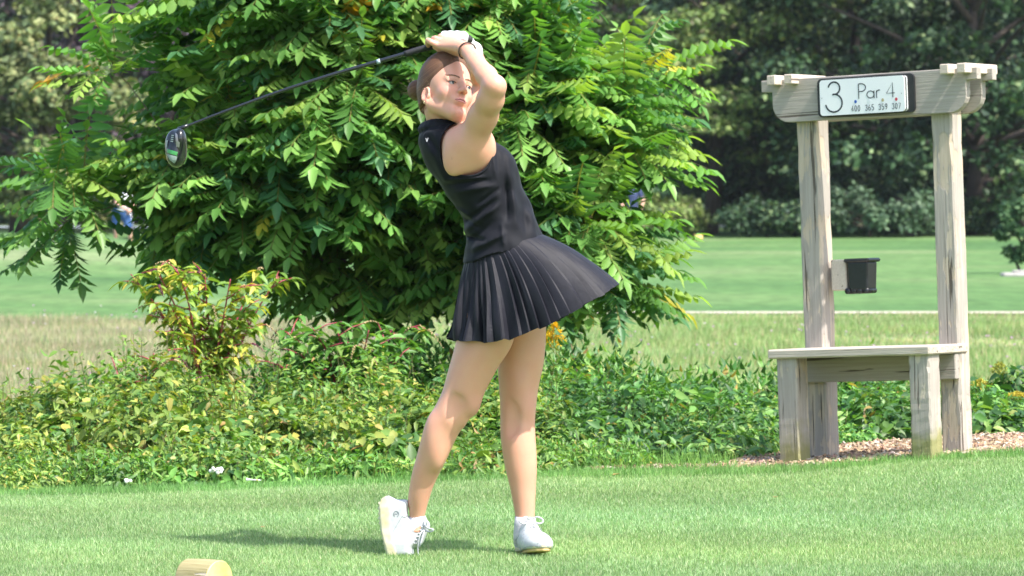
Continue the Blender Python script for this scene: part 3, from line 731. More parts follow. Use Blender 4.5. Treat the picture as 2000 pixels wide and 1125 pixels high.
brush('undergrowth', 'yellowish green weeds and low leafy brush behind the tee on the left', -3.5, .2, 122, 51, .10, 2.1, PAL_Y, [5, 4, 1.6, 5, .7, 3, .4], 1.0, .046, per=760)
brush('undergrowth', 'leafy green brush, coloured dark as tree shade, behind the tee on the right, reaching past the bench', -.2, 3.5, 92, 52, .80, 1.4, PAL_G, [4, 3, 1, 5, 4, .4, .25], 1.0, .050, front=.5)  # weights lean to dark leaves, painting in the tree's shade
brush('ground_cover', 'fresh green low weeds along the edge of the mown tee', -3.4, .55, 135, 53, .04, .40, PAL_G, [3, 5, 5, 2, 1, 1.5, .1], .30, .040, per=300, front=.7, rm=(.10, .20), filler=1200)
a_ = blades(14000, -2.6, .9, 17.0, 18.2, lambda x, y: (y > edge_y(x) - .04) & (y < edge_y(x) + .35), .075, .0042, [(.14, .30, .06), (.20, .36, .09), (.09, .22, .04)], [3, 3, 1], 54, lean=.5)
g_ = np_mesh('edge_grass', a_[0], a_[1], LEAF_GRASS, smooth=False, cols=a_[2]); tag(g_, 'longer uncut grass blades along the back edge of the tee', 'grass', kind='stuff')

# pokeweed: red branching stems, big leaves, hanging berry racemes
REDSTEM = mottled('red_stem', (.24, .020, .045), (.36, .05, .08), 40, .45, .15, .002)
BERRY = mottled('berry_raceme', (.34, .26, .11), (.46, .34, .17), 120, .5, .6, .004)
BERRYD = mottled('dark_berries', (.05, .010, .035), (.22, .02, .08), 120, .35, .6, .004)
def pokeweed(label, px, Y, base_py, tops, palette, weights, seed, ll=.105, lean=1.0, nl=13):
    """tops: list of (px, py) that the stems reach"""
    r = np.random.default_rng(seed); b = np.array(P(px, base_py, Y)); b[2] = float(elev(b[0], Y)); root = empty('pokeweed', tuple(b))
    ms = MB(); rac = []; LP, LD, LS, LL_, LC = [], [], [], [], []
    def leafat(p, d, s):
        LP.append(p); LD.append(d); LS.append(nrm(np.cross(d, np.array((0, 0, 1.))) + r.normal(0, .25, 3))); LL_.append(ll * s * r.uniform(.6, 1.15)); LC.append(pick(r, 1, palette, weights, .10)[0])
    for (tx, ty) in tops:
        e = np.array(P(tx, ty, Y + r.uniform(-.28, .28))) - b
        s0 = np.array((r.uniform(-.05, .05), r.uniform(-.04, .04), 0)); pts = [s0, s0 * .6 + e * np.array((.25, .3, .45)), e * np.array((.62, .7, .78)), e]
        cur = cat_np(pts, 5); ms.tube(cur, [.0085 - .0062 * i / (len(cur) - 1) for i in range(len(cur))], 6)
        for i in range(3, len(cur) - 1):
            a = r.uniform(0, 6.28); d = nrm(np.array((math.cos(a), math.sin(a) - .25, r.uniform(.1, .7))))
            if i >= 4 and r.random() < .75:       # side twig with leaves and a raceme
                L_ = r.uniform(.06, .17); q = cur[i] + d * L_; ms.tube([cur[i], cur[i] + d * L_ * .5 + np.array((0, 0, .01)), q], [.0036, .0028, .0018], 5)
                for k in range(nl // 2):
                    f_ = (k + 1) / (nl // 2); a2 = r.uniform(0, 6.28); leafat(cur[i] + (q - cur[i]) * f_, nrm(np.array((math.cos(a2), math.sin(a2), r.uniform(-.45, .4)))), 1)
                if r.random() < .55: rac.append((q, nrm(d * .6 + np.array((0, 0, r.uniform(-1.2, .3)))), r.uniform(.05, .10), r.random() < .3))
            for k in range(2):
                a2 = r.uniform(0, 6.28); leafat(cur[i], nrm(np.array((math.cos(a2), math.sin(a2), r.uniform(-.4, .5)))), 1.1)
    ms.build('stem', REDSTEM, root, True)
    LP = np.array(LP); part = leaves(LP, np.array(LD), np.array(LS), np.array(LL_), np.array(LL_) * .42, np.array(LC).clip(.01, 1), 2, droop=.45, fold=.35)
    np_mesh('foliage', part[0], part[1], LEAF_WEED, root, smooth=True, cols=part[2])
    for q, d, L_, dark in rac[:34]:
        m = MB()
        for k in range(14):
            f_ = k / 13; c = q + d * L_ * f_ + np.array((0, 0, -1)) * L_ * .35 * f_ * f_; a = k * 2.4
            uv_s(m, c + np.array((math.cos(a), math.sin(a), 0)) * .0045 * (1.1 - .6 * f_), .0042 * (1.15 - .5 * f_), 6, 4)
        m.build('berry_cluster', BERRYD if dark else BERRY, root, True)
    tag(root, label, 'shrub')
def cat_np(pts, n=6):
    pts = [np.array(p) for p in pts]; out = []
    for i in range(len(pts) - 1):
        p0, p1, p2, p3 = pts[max(i - 1, 0)], pts[i], pts[i + 1], pts[min(i + 2, len(pts) - 1)]
        for j in range(n):
            t_ = j / n; out.append(.5 * ((2 * p1) + (p2 - p0) * t_ + (2 * p0 - 5 * p1 + 4 * p2 - p3) * t_ ** 2 + (3 * p1 - p0 - 3 * p2 + p3) * t_ ** 3))
    return out + [pts[-1]]
PAL_PY = [(.30, .40, .06), (.22, .36, .06), (.50, .46, .08), (.16, .28, .05), (.62, .50, .10)]
PAL_PG = [(.10, .25, .05), (.15, .32, .07), (.08, .19, .045), (.22, .36, .08), (.40, .38, .08)]
pokeweed('tall yellow green pokeweed with red stems, left of the golfer', 415, 19.6, 800,
         [(255, 535), (300, 520), (345, 525), (400, 535), (450, 545), (500, 530), (545, 540), (330, 590), (480, 600), (390, 620), (440, 660)], PAL_PY, [4, 4, 2.2, 2, .8], 61, ll=.075, nl=22)
pokeweed('dark green pokeweed with crimson stems and berries close left of the golfer', 690, 19.8, 800,
         [(560, 650), (610, 640), (660, 650), (720, 645), (770, 650), (830, 640), (600, 700), (700, 700), (780, 700), (540, 710)], PAL_PG, [4, 4, 3, 1.2, .2], 62, ll=.085, nl=20)
pokeweed('small pokeweed with yellow leaves and thin red stems low at the left', 290, 19.0, 860,
         [(230, 740), (285, 735), (330, 745), (300, 690)], PAL_PY, [2, 3, 1.5, 3, .5], 63, ll=.08, nl=9)
# leafy bush hump on the left and dark bushes right of the golfer; tree shade mixed into their colours
def bush(label, px, Y, w_px, h_px, base_py, n, seed, palette, weights, ll=.060, cat='shrub'):
    r = np.random.default_rng(seed); s_ = Y / 8400; b = np.array(P(px, base_py, Y)); b[2] = float(elev(b[0], Y)); root = empty('leafy_shrub', tuple(b))
    v = nrm(r.normal(0, 1, (n, 3))) * (r.random((n, 1)) ** .42); v[:, 2] = np.abs(v[:, 2]); v *= np.array((w_px * s_, w_px * s_ * .7, h_px * s_)) * (1 + .12 * r.normal(0, 1, (n, 1)))
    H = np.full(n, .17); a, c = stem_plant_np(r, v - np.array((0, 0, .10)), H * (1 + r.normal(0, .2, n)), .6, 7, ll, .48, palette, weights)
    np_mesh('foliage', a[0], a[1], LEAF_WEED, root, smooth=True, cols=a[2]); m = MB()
    for i in range(0, n, max(1, n // 46)): m.tube([(0, 0, 0), tuple(v[i] * np.array((.4, .4, .5))), tuple(v[i])], [.006, .004, .002], 5)
    m.build('stem', TWIG, root, True); tag(root, label, cat)
bush('rounded leafy shrub rising above the yellow green weeds at the far left', 250, 19.6, 190, 150, 860, 620, 71, PAL_G, [3, 4, 2, 3, 2, 1.5, .1])
bush('dark leafy shrub in the shade right behind the golfer\'s straight leg', 1150, 20.0, 150, 190, 870, 520, 72, PAL_G, [2, 2, 1, 4, 4, .5, .3])
bush('low dark shrub between the golfer and the bench, with a few red brown leaves', 1330, 20.1, 190, 120, 880, 560, 73, PAL_G, [2, 3, 1, 4, 4, .3, .5])
bush('green shrub seen under the bench seat', 1640, 20.9, 210, 120, 880, 560, 74, PAL_G, [2, 3, 1, 4, 3, .3, .1])
bush('shaded shrub at the foot of the trees behind the pokeweed', 830, 20.9, 150, 190, 850, 520, 75, PAL_G, [1, 2, 1, 4, 5, .2, .2])
bush('dark green shrub filling the gap between the two pokeweeds', 590, 20.7, 150, 180, 850, 480, 76, PAL_G, [1, 3, 1, 4, 4, .3, .1])
# goldenrod
GOLDR = leaf_mat('goldenrod_plume', .3, .7, .2, (1, 1, .5), nvar=.1)
def goldenrod(label, px, Y, base_py, top_py, seed, bloom, colr=(.62, .45, .04), gc=0):
    r = np.random.default_rng(seed); b = np.array(P(px, base_py, Y)); b[2] = float(elev(b[0], Y)); t_ = np.array(P(px, top_py, Y)); H = t_[2] - b[2]
    root = empty('goldenrod', tuple(b)); n = 5; bs_ = np.stack([r.normal(0, .05, n), r.normal(0, .05, n), 0 * np.arange(n)], 1)
    a, c = stem_plant_np(r, bs_, H * r.uniform(.72, .98, n), .10, 34, .060, .17, [(.10, .24, .05), (.15, .30, .06), (.22, .33, .08)], [3, 3, 1], droop=.3, spread=.6)
    j_ = join([a, c]); np_mesh('foliage', j_[0], j_[1], LEAF_WEED, root, smooth=True, cols=j_[2])
    if bloom:
        m_ = 260 * bloom; P0 = np.zeros((m_, 3)); u = r.random(m_); an = r.uniform(0, 6.28, m_); rr_ = (.055 * (1 - u) + .008) * r.random(m_) ** .5
        P0[:, 0] = np.cos(an) * rr_; P0[:, 1] = np.sin(an) * rr_; P0[:, 2] = H * .80 + u * H * .22 + rr_ * .4
        d = r.normal(0, 1, (m_, 3)) + np.array((0, 0, .6)); part = leaves(P0, d, r.normal(0, 1, (m_, 3)), np.full(m_, .011), np.full(m_, .008), pick(r, m_, [colr, tuple(np.array(colr) * .7)], [3, 1], .12), 1)
        np_mesh('flower_plume', part[0], part[1], GOLDR, root, smooth=False, cols=part[2])
    tag(root, label, 'plant'); return root
goldenrod('bright yellow goldenrod plume beside the golfer\'s thigh under the skirt hem', 1083, 20.0, 880, 636, 81, 3, (.80, .52, .02))
goldenrod('tall goldenrod just right of the bench, topmost of those by the right edge', 1953, 19.6, 890, 712, 82, 1, (.34, .36, .06))
goldenrod('goldenrod with dull yellow plumes right of the rear post', 1915, 19.4, 890, 745, 83, 1, (.46, .42, .07))
goldenrod('goldenrod with yellow plume at the right edge of the picture', 1988, 19.2, 890, 770, 84, 2, (.56, .46, .07))
goldenrod('leafy goldenrod without flowers close behind the right post', 1935, 20.0, 890, 760, 85, 0)
# ================================================================== sculpting with distance fields
class Field:
    def __init__(s, lo, hi, h):
        s.lo = np.array(lo, dtype=np.float32); s.h = h
        n = np.ceil((np.array(hi) - s.lo) / h).astype(int) + 1
        s.ax = [s.lo[i] + h * np.arange(n[i], dtype=np.float32) for i in range(3)]
        s.D = np.full(n, .08, dtype=np.float32)
    def box(s, lo, hi):
        sl = []
        for i in range(3):
            a = int(np.clip(math.floor((lo[i] - s.lo[i]) / s.h), 0, len(s.ax[i]) - 1))
            b = int(np.clip(math.ceil((hi[i] - s.lo[i]) / s.h) + 1, a + 1, len(s.ax[i])))
            sl.append(slice(a, b))
        return tuple(sl), (s.ax[0][sl[0]][:, None, None], s.ax[1][sl[1]][None, :, None], s.ax[2][sl[2]][None, None, :])
    def op(s, fn, lo, hi, k=.01, sub=False):
        m = k * 1.2 + .012
        sl, X = s.box(np.array(lo) - m, np.array(hi) + m)
        d = fn(*X); a = s.D[sl]
        if sub:
            d = -d; h = np.maximum(k - np.abs(a - d), 0) / max(k, 1e-6); s.D[sl] = np.maximum(a, d) + h * h * k / 4
        else:
            h = np.maximum(k - np.abs(a - d), 0) / max(k, 1e-6); s.D[sl] = np.minimum(a, d) - h * h * k / 4
    def cone(s, a, b, ra, rb, k=.01, sub=False):
        a = np.array(a); b = np.array(b); ba = b - a; L2 = float(ba @ ba); r = max(ra, rb)
        def fn(X, Y, Z):
            t = np.clip(((X - a[0]) * ba[0] + (Y - a[1]) * ba[1] + (Z - a[2]) * ba[2]) / L2, 0, 1)
            return np.sqrt((X - a[0] - ba[0] * t) ** 2 + (Y - a[1] - ba[1] * t) ** 2 + (Z - a[2] - ba[2] * t) ** 2) - (ra + (rb - ra) * t)
        s.op(fn, np.minimum(a, b) - r, np.maximum(a, b) + r, k, sub)
    def chain(s, pts, rs, k=.01, sub=False):
        for i in range(len(pts) - 1): s.cone(pts[i], pts[i + 1], rs[i], rs[i + 1], k, sub)
    def ell(s, c, r, M=None, k=.01, sub=False):
        c = np.array(c); r = np.array(r); M = np.eye(3) if M is None else np.array(M)   # rows of M: local axes
        m = float(r.max()); mn = float(r.min())
        def fn(X, Y, Z):
            q = [((X - c[0]) * M[i][0] + (Y - c[1]) * M[i][1] + (Z - c[2]) * M[i][2]) for i in range(3)]
            k0 = np.sqrt(sum((q[i] / r[i]) ** 2 for i in range(3)))
            k1 = np.sqrt(sum((q[i] / r[i] ** 2) ** 2 for i in range(3)))
            return k0 * (k0 - 1) / np.maximum(k1, 1e-6)
        s.op(fn, c - m, c + m, k, sub)
    def ztube(s, z, cx, a, cy, b, k=.01, inset=0.0, extra=None, cap=None, power=2.0):
        """upright limb or torso: at each height an ellipse of half widths a (x) and b (y)"""
        z = np.array(z); o = np.argsort(z); zz = np.linspace(z.min(), z.max(), 160)
        def sm(v):
            v = np.interp(zz, z[o], np.broadcast_to(np.array(v, dtype=float), z.shape)[o])
            e = np.pad(v, 4, mode='reflect', reflect_type='odd'); return np.convolve(e, np.ones(9) / 9, 'valid')
        cx, a, cy, b = sm(cx), sm(a) - inset, sm(cy), sm(b) - inset
        lo = [(cx - a).min(), (cy - b).min(), zz[0]]; hi = [(cx + a).max(), (cy + b).max(), zz[-1]]
        def fn(X, Y, Z):
            q = [np.interp(Z.ravel(), zz, v)[None, None, :] for v in (cx, a, cy, b)]
            u = np.abs(X - q[0]) / q[1]; v = np.abs(Y - q[2]) / q[3]
            r = (u ** power + v ** power) ** (1 / power)
            d = (r - 1) * np.minimum(q[1], q[3])
            if extra: d = d + extra(X, Y, Z)
            d = np.maximum(d, np.maximum(zz[0] - Z, Z - zz[-1]))
            if cap: d = np.maximum(d, cap(X, Y, Z))
            return d
        s.op(fn, lo, hi, k)
    def mesh(s, smooth=1):
        D = s.D; ins = D < 0
        c = np.zeros(tuple(n - 1 for n in D.shape), dtype=np.int8)
        offs = [(i, j, k) for i in (0, 1) for j in (0, 1) for k in (0, 1)]
        nx, ny, nz = D.shape
        for (i, j, k) in offs: c += ins[i:nx - 1 + i, j:ny - 1 + j, k:nz - 1 + k]
        act = np.argwhere((c > 0) & (c < 8))
        vals = {o: D[act[:, 0] + o[0], act[:, 1] + o[1], act[:, 2] + o[2]] for o in offs}
        acc = np.zeros((len(act), 3)); cnt = np.zeros(len(act))
        for ax in range(3):
            for o in offs:
                if o[ax]: continue
                o2 = list(o); o2[ax] = 1; o2 = tuple(o2)
                va, vb = vals[o], vals[o2]; m = (va < 0) != (vb < 0)
                t = np.where(m, va / np.where(m, va - vb, 1), 0)
                p = np.tile(np.array(o, dtype=float), (len(act), 1)); p[:, ax] = t
                acc[m] += p[m]; cnt[m] += 1
        V = s.lo + (act + acc / cnt[:, None]) * s.h
        idx = np.full(c.shape, -1, dtype=np.int32); idx[act[:, 0], act[:, 1], act[:, 2]] = np.arange(len(act))
        Fs = []
        for ax in range(3):
            a, b = [(1, 2), (2, 0), (0, 1)][ax]
            sl0 = [slice(None)] * 3; sl1 = [slice(None)] * 3
            sl0[ax] = slice(0, -1); sl1[ax] = slice(1, None)
            for q in (a, b): sl0[q] = slice(1, -1); sl1[q] = slice(1, -1)
            A = ins[tuple(sl0)]; B = ins[tuple(sl1)]
            e = np.argwhere(A != B); fl = A[e[:, 0], e[:, 1], e[:, 2]]
            e[:, a] += 1; e[:, b] += 1
            q = []
            for (da, db) in ((1, 1), (0, 1), (0, 0), (1, 0)):
                f = e.copy(); f[:, a] -= da; f[:, b] -= db; q.append(idx[f[:, 0], f[:, 1], f[:, 2]])
            q = np.stack(q, 1); q[~fl] = q[~fl][:, ::-1]
            Fs.append(q)
        F = np.concatenate(Fs); F = F[(F >= 0).all(1)]
        for _ in range(smooth):                      # light Laplacian smoothing
            S = np.zeros_like(V); n = np.zeros(len(V))
            for i in range(4):
                np.add.at(S, F[:, i], V[F[:, (i + 1) % 4]]); np.add.at(n, F[:, i], 1)
                np.add.at(S, F[:, i], V[F[:, (i - 1) % 4]]); np.add.at(n, F[:, i], 1)
            V = V * .45 + S / n[:, None] * .55
        return V, F

# ================================================================== the golfer
GO = Vector((-.12, 14.0, 0))
def G(px, py, y=0.0):
    p = P(px, py, 14.0 + y) - GO; return np.array((p.x, p.y, p.z))
def gz(py): return float(G(1000, py)[2])
def gx(px): return float(G(px, 0)[0])
def prof(rows, ycs, yw):
    """rows: (py, left px, right px) -> z, cx, a"""
    z = [gz(r[0]) for r in rows]; cx = [gx((r[1] + r[2]) / 2) for r in rows]; a = [(r[2] - r[1]) / 1200 for r in rows]
    return z, cx, a

golfer = empty('person', GO)
tag(golfer, 'woman in black top, pleated skirt and white shoes finishing a golf swing', 'person')

# --- skin material
t = NT('skin'); co = t.coord()
vc = t.n('ShaderNodeVertexColor', layer_name='Col').outputs[0]
n1 = t.noise(co, 22, 4); n2 = t.noise(co, 260, 3)
hv = t.mix(t.n('ShaderNodeMapRange', inp={'Value': n1, 1: .35, 2: .7, 3: 0., 4: .45}).outputs[0], vc, (.66, .30, .215))
hv = t.mix(t.n('ShaderNodeMapRange', inp={'Value': n2, 1: .3, 2: .7, 3: 0., 4: .10}).outputs[0], hv, (.42, .24, .17))
SKIN = t.set(Base_Color=hv, Roughness=.42, Specular_IOR_Level=.5, Subsurface_Weight=.22, Subsurface_Radius=(.9, .35, .2), Subsurface_Scale=.012,
             Normal=t.bump(t.noise(co, 420, 3), .12, .002))
# --- cloth
t = NT('black_jersey'); co = t.coord()
wv = t.noise(t.mapping(co, (900, 900, 900)), 1.0, 1)
fold = t.noise(t.mapping(co, (14, 14, 8), (0, .5, 0)), 1.0, 1, .4, .3)
b1 = t.bump(fold, .5, .02); b2 = t.bump(wv, .12, .0006, b1)
JERSEY = t.set(Base_Color=t.ramp(t.noise(co, 30, 3), [(.3, (.0055, .006, .010)), (.7, (.008, .0088, .014))]), Roughness=.7, Sheen_Weight=.05, Sheen_Roughness=.4, Specular_IOR_Level=.20, Normal=b2)
t = NT('black_pleated_cloth'); co = t.coord()
b1 = t.bump(t.noise(co, 55, 3), .25, .004); b2 = t.bump(t.noise(t.mapping(co, (800, 800, 800)), 1.0, 1), .1, .0006, b1)
SKIRT = t.set(Base_Color=t.ramp(t.noise(co, 25, 3), [(.3, (.0065, .0065, .012)), (.7, (.0095, .0095, .017))]), Roughness=.6, Sheen_Weight=.08, Sheen_Roughness=.35, Specular_IOR_Level=.28, Normal=b2)
WHITE_LEATHER = mottled('white_leather', (.43, .45, .48), (.53, .54, .55), 60, .45, .15, .002)
SOLE = mottled('cream_rubber_sole', (.50, .44, .26), (.62, .58, .44), 40, .55, .2, .003)
GUM = mottled('tan_rubber', (.62, .42, .16), (.70, .52, .26), 40, .5, .2, .003)
SOCK = mottled('white_knit', (.50, .48, .54), (.60, .58, .62), 300, .9, .5, .002)
GREY_PRINT = mottled('grey_print', (.22, .24, .28), (.26, .28, .32), 50, .5, .05)
GLOVE = mottled('white_glove_leather', (.66, .66, .68), (.76, .76, .76), 70, .6, .4, .003)

# --- torso silhouette (back, front) in photo pixels
TORSO = [(256, 828, 925), (263, 820, 950), (278, 818, 966), (292, 820, 984), (308, 825, 994), (325, 834, 1003), (345, 848, 1012), (365, 863, 1020),
         (385, 876, 1030), (405, 891, 1038), (425, 905, 1046), (445, 909, 1053), (465, 910, 1060), (490, 908, 1067), (520, 903, 1072)]
TZ, TCX, TA = prof(TORSO, 0, 0)
TB = np.interp([r[0] for r in TORSO], [250, 260, 275, 300, 345, 430, 520], [.110, .135, .150, .158, .150, .134, .176])

H = .0038
body = Field((-.40, -.42, 0.05), (.24, .42, 1.74), H)
# legs from the photographed outlines
NEAR = [(500, 935, 1030), (560, 915, 1022), (620, 899, 1012), (667, 891, 1003), (690, 885, 992), (707, 880, 978), (740, 871, 960), (765, 864, 947), (787, 853, 937), (810, 840, 922), (830, 831, 906),
        (855, 823, 891), (890, 814, 876), (925, 804, 858), (950, 800, 846), (975, 796, 838), (1000, 799, 831), (1018, 801, 828), (1040, 790, 828)]
FAR = [(500, 930, 1060), (560, 945, 1068), (620, 960, 1068), (652, 968, 1067), (690, 972, 1065), (722, 972, 1061), (752, 974, 1053), (780, 976, 1049), (810, 977, 1046), (830, 977, 1045), (855, 977, 1046),
       (880, 980, 1048), (920, 987, 1049), (950, 995, 1047), (975, 1000, 1046), (1000, 1005, 1045), (1018, 1007, 1044), (1050, 1004, 1048)]
def leg(rows, ys, flat):
    z, cx, a = prof(rows, 0, 0); py = [r[0] for r in rows]
    b = np.array(a) * np.interp(py, [500, 700, 780, 870, 1000], flat)
    body.ztube(z, cx, a, np.interp(py, [500, 780, 1020], ys), b, k=.012)
leg(NEAR, (-.080, -.062, -.010), (.70, .95, .93, 1.06, .95))
leg(FAR, (.085, .075, .045), (.98, 1.0, .98, 1.02, .98))
body.ell(G(920, 790, -.070), (.024, .034, .034), k=.03)           # knee caps and the hollow behind the bent knee
body.ell(G(900, 820, -.066), (.014, .026, .024), k=.02)
body.ell(G(1022, 792, .050), (.020, .030, .038), k=.03)
body.ell(G(1016, 752, .045), (.018, .028, .040), k=.04)
body.ell(G(893, 797, -.125), (.020, .010, .034), k=.03, sub=True)
body.ell(G(1000, 820, .012), (.018, .009, .040), k=.03, sub=True)
body.ell(G(850, 865, -.075), (.030, .030, .085), k=.03)           # calf
body.ell(G(978, 520, 0), (.105, .132, .12), k=.03)                 # pelvis (under the skirt)
# torso under the shirt
body.ztube(TZ, TCX, TA, 0.0, TB, k=.02, inset=.031)
# neck and shoulders
HC = G(871, 183, -.030)
yaw, pit, rol = R(53), R(17), R(15)
Fv = Vector((math.cos(yaw), -math.sin(yaw), 0)); Lv = Vector((math.sin(yaw), math.cos(yaw), 0)); Uv = Vector((0, 0, 1))
q = Matrix.Rotation(-pit, 3, Lv); Fv = q @ Fv; Uv = q @ Uv
q = Matrix.Rotation(-rol, 3, Fv); Lv = q @ Lv; Uv = q @ Uv
if Lv.z < 0: pass
HM = np.array([Fv, Lv, Uv])
def Hd(f, l, u): return HC + f * HM[0] + l * HM[1] + u * HM[2]
body.cone(Hd(-.022, 0, -.055), G(875, 256, .0), .050, .054, k=.02)
body.cone(Hd(-.045, 0, -.04), G(867, 250, .0), .042, .046, k=.02)
# right arm (near)
SR, ER, WR = G(922, 272, -.150), G(965, 168, -.300), G(911, 98, -.115)
body.ell(G(912, 284, -.130), (.072, .058, .066), k=.04)
body.ell(G(903, 300, -.135), (.050, .040, .066), k=.04)
body.chain([SR, G(944, 226, -.205), G(958, 194, -.265), ER], [.051, .0425, .0385, .0345], k=.03)
body.chain([ER, ER * .72 + WR * .28, ER * .35 + WR * .65, WR], [.0335, .0335, .0280, .0235], k=.012)
body.ell(ER + np.array((.010, 0, -.004)), (.024, .026, .028), k=.02)
body.ell(G(940, 292, -.115), (.045, .040, .060), k=.04)
body.ell(G(884, 318, -.150), (.026, .016, .040), k=.03)
# left arm (far)
SL, EL, WL = G(922, 266, .150), G(940, 160, .30), G(925, 99, .085)
body.ell(G(905, 280, .130), (.07, .055, .065), k=.04)
body.chain([SL, SL * .5 + EL * .5, EL], [.052, .042, .036], k=.02)
body.chain([EL, EL * .7 + WL * .3, WL], [.036, .035, .026], k=.018)
body.ell(G(915, 262, -.0), (.06, .10, .04), k=.04)
# head
def hell(f, l, u, r, k=.01, sub=False, tilt=0):
    M = HM
    if tilt:
        c_, s_ = math.cos(tilt), math.sin(tilt); M = np.array([HM[0] * c_ + HM[2] * s_, HM[1], -HM[0] * s_ + HM[2] * c_])
    body.ell(Hd(f, l, u), r, M, k, sub)
hell(-.012, 0, .048, (.094, .073, .086), k=.02)
hell(.024, 0, .010, (.068, .064, .080), k=.02)
hell(.040, 0, -.045, (.046, .050, .054), k=.02)
body.cone(Hd(.068, .010, -.094), Hd(.068, -.010, -.094), .019, .019, k=.02)     # chin
for s_ in (-1, 1):
    body.cone(Hd(.058, s_ * .014, -.092), Hd(.000, s_ * .050, -.056), .018, .019, k=.022)   # jaw
    hell(.057, s_ * .036, -.026, (.024, .021, .022), k=.022)                               # cheek
    body.cone(Hd(.083, s_ * .017, .018), Hd(.071, s_ * .044, .018), .0088, .0085, k=.010)    # brow
    hell(.100, s_ * .031, .003, (.019, .0175, .0115), k=.010, sub=True)                     # eye socket
    body.cone(Hd(.0850, s_ * .019, .0078), Hd(.0795, s_ * .045, .0066), .0043, .0040, k=.004)  # upper lid
    body.cone(Hd(.0825, s_ * .019, -.0060), Hd(.0775, s_ * .044, -.0050), .0038, .0036, k=.005)  # lower lid
body.chain([Hd(.0855, 0, .014), Hd(.0965, 0, -.004), Hd(.1075, 0, -.023)], [.0075, .0075, .0092], k=.012)   # nose
for s_ in (-1, 1):
    hell(.0985, s_ * .0110, -.0265, (.0095, .0075, .0075), k=.006)
    hell(.1015, s_ * .0065, -.0345, (.0045, .0030, .0030), k=.003, sub=True)
hell(.0775, 0, -.054, (.015, .027, .018), k=.014)                                            # mouth area
body.chain([Hd(0.0838, -.022, -.0545), Hd(0.0918, -.007, -.0500), Hd(0.0913, 0, -.0508), Hd(0.0918, .007, -.0500), Hd(0.0838, .022, -.0545)], [.0016, .0032, .0030, .0032, .0016], k=.004)
body.chain([Hd(0.0838, -.019, -.0580), Hd(0.0908, 0, -.0598), Hd(0.0838, .019, -.0580)], [.0018, .0042, .0018], k=.004)
body.chain([Hd(0.0903, -.024, -.0578), Hd(0.0968, 0, -.0545), Hd(0.0903, .024, -.0578)], [.0018, .0018, .0018], k=.003, sub=True)
hell(.089, 0, -.0745, (.010, .022, .0055), k=.010, sub=True)
for s_ in (-1, 1):                                                                        # ears
    e0 = np.array(Hd(-.010, s_ * .0690, -.022))
    eM = np.array([HM[0] * .94 + HM[1] * s_ * -.34, HM[1] * .94 + HM[0] * s_ * .34, HM[2]])
    c_, s2 = math.cos(-.22), math.sin(-.22); eM = np.array([eM[0] * c_ + eM[2] * s2, eM[1], -eM[0] * s2 + eM[2] * c_])
    body.ell(e0, (.0150, .0060, .0265), eM, k=.006)
    rim = [e0 + eM[0] * (math.cos(a_) * .0130) + eM[2] * (math.sin(a_) * .0235) + eM[1] * s_ * .006 for a_ in np.linspace(-.9, 3.9, 9)]
    body.chain(rim, [.0031] * 9, k=.003)
    body.ell(e0 + eM[1] * s_ * .0075 + eM[0] * .002 - eM[2] * .002, (.0082, .0070, .0150), eM, k=.003, sub=True)
    body.ell(e0 + eM[2] * -.026 + eM[0] * .008, (.0080, .0055, .0090), eM, k=.006)
    body.ell(e0 + eM[0] * .0140 - eM[2] * .004 + eM[1] * s_ * .002, (.005, .005, .007), eM, k=.005)
# right hand wrapped round the grip
GRIP = [G(750, 118, .035), G(835, 93, .030), G(880, 83, .020), G(915, 78.5, .012)]
def gp(t_): # point on the grip, t_ in px x
    xs = [750, 835, 880, 915]; return np.array([np.interp(t_, xs, [g[i] for g in GRIP]) for i in range(3)])
KN = [G(857, 90, -.036), G(863, 82, -.030), G(871, 77, -.024), G(881, 75, -.018)]
body.ell(G(881, 88, -.044), (.034, .018, .018), np.array([nrm(np.array((1, -.9, -.30))), nrm(np.array((.9, 1, 0))), nrm(np.cross(nrm(np.array((1, -.9, -.30))), nrm(np.array((.9, 1, 0)))))]), k=.015)
for kn in KN: body.cone(WR + np.array((-.012, .01, .006)), kn, .020, .0112, k=.009)
FT = [845, 857, 868, 879]
fr = .0095
body.chain([KN[0], G(842, 82.5, -.038), G(836.5, 79.5, -.026), G(835, 84, .004), G(838, 93, .034)], [.0110, .0098, .0096, .0088, .0078], k=.0025)
body.chain([KN[1], G(850, 75.5, -.022), G(847, 76, -.004), G(848, 84, .032)], [.0108, .0098, .0092, .008], k=.0025)
body.chain([KN[2], G(861, 71.5, -.010), G(859, 73, .010), G(861, 84, .042)], [.0104, .0094, .0088, .0076], k=.0025)
body.chain([KN[3], G(874, 71, -.002), G(872, 73, .020), G(873, 84, .042)], [.0100, .0090, .0084, .0072], k=.0025)
body.chain([WR + np.array((-.006, .02, -.006)), G(874, 97, -.012), G(860, 96, .006), G(850, 92, .012)], [.018, .0150, .0115, .0095], k=.008)   # thumb under the grip
bV, bF = body.mesh(1)
